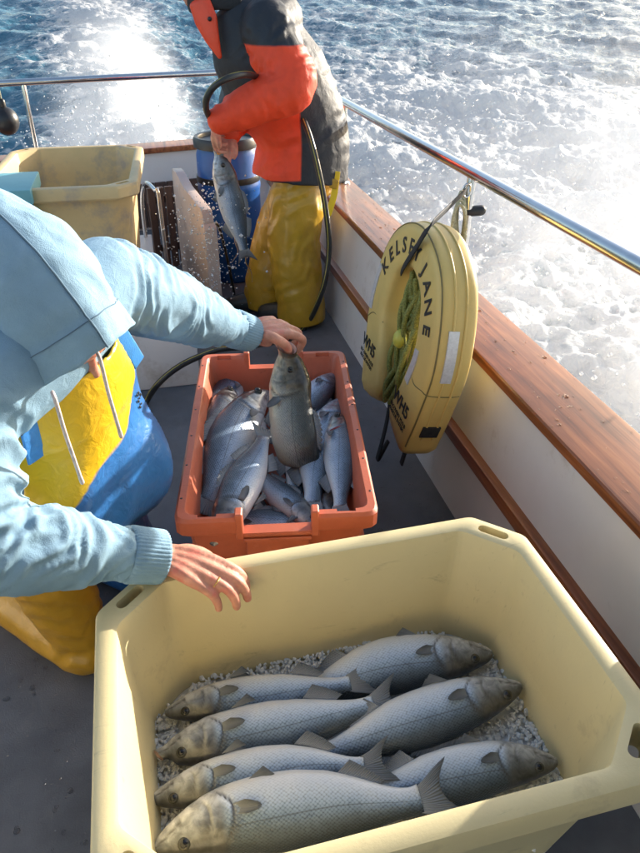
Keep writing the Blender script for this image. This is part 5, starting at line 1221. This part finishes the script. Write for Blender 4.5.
# pale moulded side panel
p0, p1 = A(aty(176, 168, 4.30)), A(aty(208, 215, 3.52)); p0[2] = p1[2] = 0; pd = nrm(p1-p0); PL = np.linalg.norm(p1-p0); pz = np.cross(pd, (0, 0, 1))
panel = thing('side_panel', .5*(p0+p1), 'pale pinkish moulded fibreglass side panel next to the blue drum', 'panel')
zf = aty(176, 167, 4.30)[2]; zn = aty(208, 215, 3.52)[2]
obj('panel_board', prism([(0, .0), (0, zf-.02), (.03, zf), (.12, zf), (.40*PL, zf-.035), (.75*PL, .5*(zf+zn)-.01), (PL-.03, zn+.02), (PL, zn-.03), (PL, 0)], -.028, .028, (p0, pd, (0, 0, 1), pz), .010, 2), M['pinkgrp'], panel, auto=30)
obj('edge_block', prism([(PL-.005, .12), (PL+.035, .12), (PL+.035, zn-.06), (PL-.005, zn-.04)], -.033, .033, (p0, pd, (0, 0, 1), pz), .008, 2), M['pinkgrp'], panel, auto=30)
obj('bracket', prism([(.0, .30), (.07, .30), (.07, .36), (.0, .36)], -.045, -.0285, (p0, pd, (0, 0, 1), pz), .004, 1), M['blackplastic'], panel, auto=30)
obj('black_lead', tube([p1+A((0, -.02, zn-.06)), p1+A((.05, .05, zn-.07)), p1+A((.10, .16, .25)), p1+A((.13, .22, .02))], [.008], 8), M['hose'], panel)
# stainless frame
U0, U1 = aty(149, 189, 4.0), aty(157, 190, 3.86)
fr_ = thing('tube_frame', (U1[0], U1[1], 0), 'bent stainless steel tube frame between the old tub and the side panel', 'frame')
obj('tube', tube([(U0[0]-.05, U0[1]+.1, .012), (U0[0]-.05, U0[1]+.1, .45), (U0[0]-.02, U0[1]+.05, U1[2]-.01), (U1[0]-.01, U1[1], U1[2]), (U1[0]+.005, U1[1]-.01, U1[2]-.05), (U1[0]+.005, U1[1]-.01, .012)], [.011], 12, n=60), M['steel'], fr_)
for q in ((U0[0]-.05, U0[1]+.1), (U1[0]+.005, U1[1]-.01)): obj('foot', tube([(q[0], q[1], .001), (q[0], q[1], .008)], [.024], 14, n=3, caps=False), M['steel'], fr_)
slat = thing('slatted_board', (.09, 4.45, 0), 'dark brown slatted board standing against the transom behind the tube frame', 'board')
for k in range(5):
    x = -.02+k*.052; obj('slat', prism([(0, .0), (.044, .0), (.044, .50), (0, .50)], 0, .018+.002*(k % 2), ((x, 4.42+.22*x, 0), td, (0, 0, 1), tn), .003, 1), M['brownboard'], slat, auto=30)
for z in (.10, .40): obj('batten', prism([(0, z), (.25, z), (.25, z+.045), (0, z+.045)], .0225, .038, ((-.02, 4.4156, 0), td, (0, 0, 1), tn), .003, 1), M['brownboard'], slat, auto=30)
# washdown hose
hp_ = [mth+A((-.004, -.01, .03)), mth+A((-.01, -.01, .09)), aty(206, 108, 3.16), aty(211, 90, 3.10), aty(228, 78, 3.09), aty(250, 75, 3.17), aty(268, 84, 3.36), aty(286, 98, 3.43), aty(299, 112, 3.38), aty(307, 129, 3.24), aty(316, 160, 3.165), aty(325, 205, 3.15), aty(329, 250, 3.16), aty(322, 292, 3.16), atz(306, 326, .02), atz(290, 338, .014), aty(252, 346, 2.85), aty(222, 349, 2.76), aty(203, 355, 2.72), aty(180, 366, 2.68), aty(160, 382, 2.67), atz(146, 402, .014), atz(138, 425, .014), atz(118, 455, .014)]
hs = thing('washdown_hose', atz(306, 326, 0), 'black water hose with yellow stripe looped over the standing person arm down to deck', 'hose')
tube_h = obj('hose', tube(hp_, [.0135], 12, n=220), M['hose'], hs)
Q = spline(hp_, 220); T_, N_, B_ = frames(Q)
obj('stripe', tube([Q[i]+nrm(A((-.35, -.55, .75))-T_[i]*np.dot(T_[i], A((-.35, -.55, .75))))*.0118 for i in range(6, 218, 3)], [.0024], 6, n=180), M['hosestripe'], hs)
obj('nozzle', tube([mth+A((-.002, -.008, -.01)), mth+A((-.004, -.01, .045))], [.012, .017], 12, n=6), M['nozzle'], hs)
# water splashing off the bass
n = 900; t = rng.random(n); c0 = aty(221, 165, 3.36); 
px = 212+rng.normal(0, 22, n)-14*t; py = 185+110*t**.8+rng.normal(0, 14, n); Yv = 3.40+rng.normal(0, .12, n)
P = A([aty(a, b, y) for a, b, y in zip(px, py, Yv)]); P[:, 2] = np.maximum(P[:, 2], .01)
tag(obj('water_splash', octas(P, rng.gamma(2.2, .0011, n)+.0009), M['drop']), 'drops of hose water splashing off the bass above the deck', 'water', kind='stuff')
ws = thing('water_trickle', aty(240, 250, 3.36), 'thin trickle of water running off the tail of the wet bass', 'water')
for pts in ([(236, 222), (235, 240), (238, 252), (232, 262)], [(247, 252), (246, 262), (251, 272), (252, 282)]):
    obj('stream', tube([aty(a, b, 3.35+.01*i) for i, (a, b) in enumerate(pts)], [.003, .004, .003, .0025], 8), md, ws)
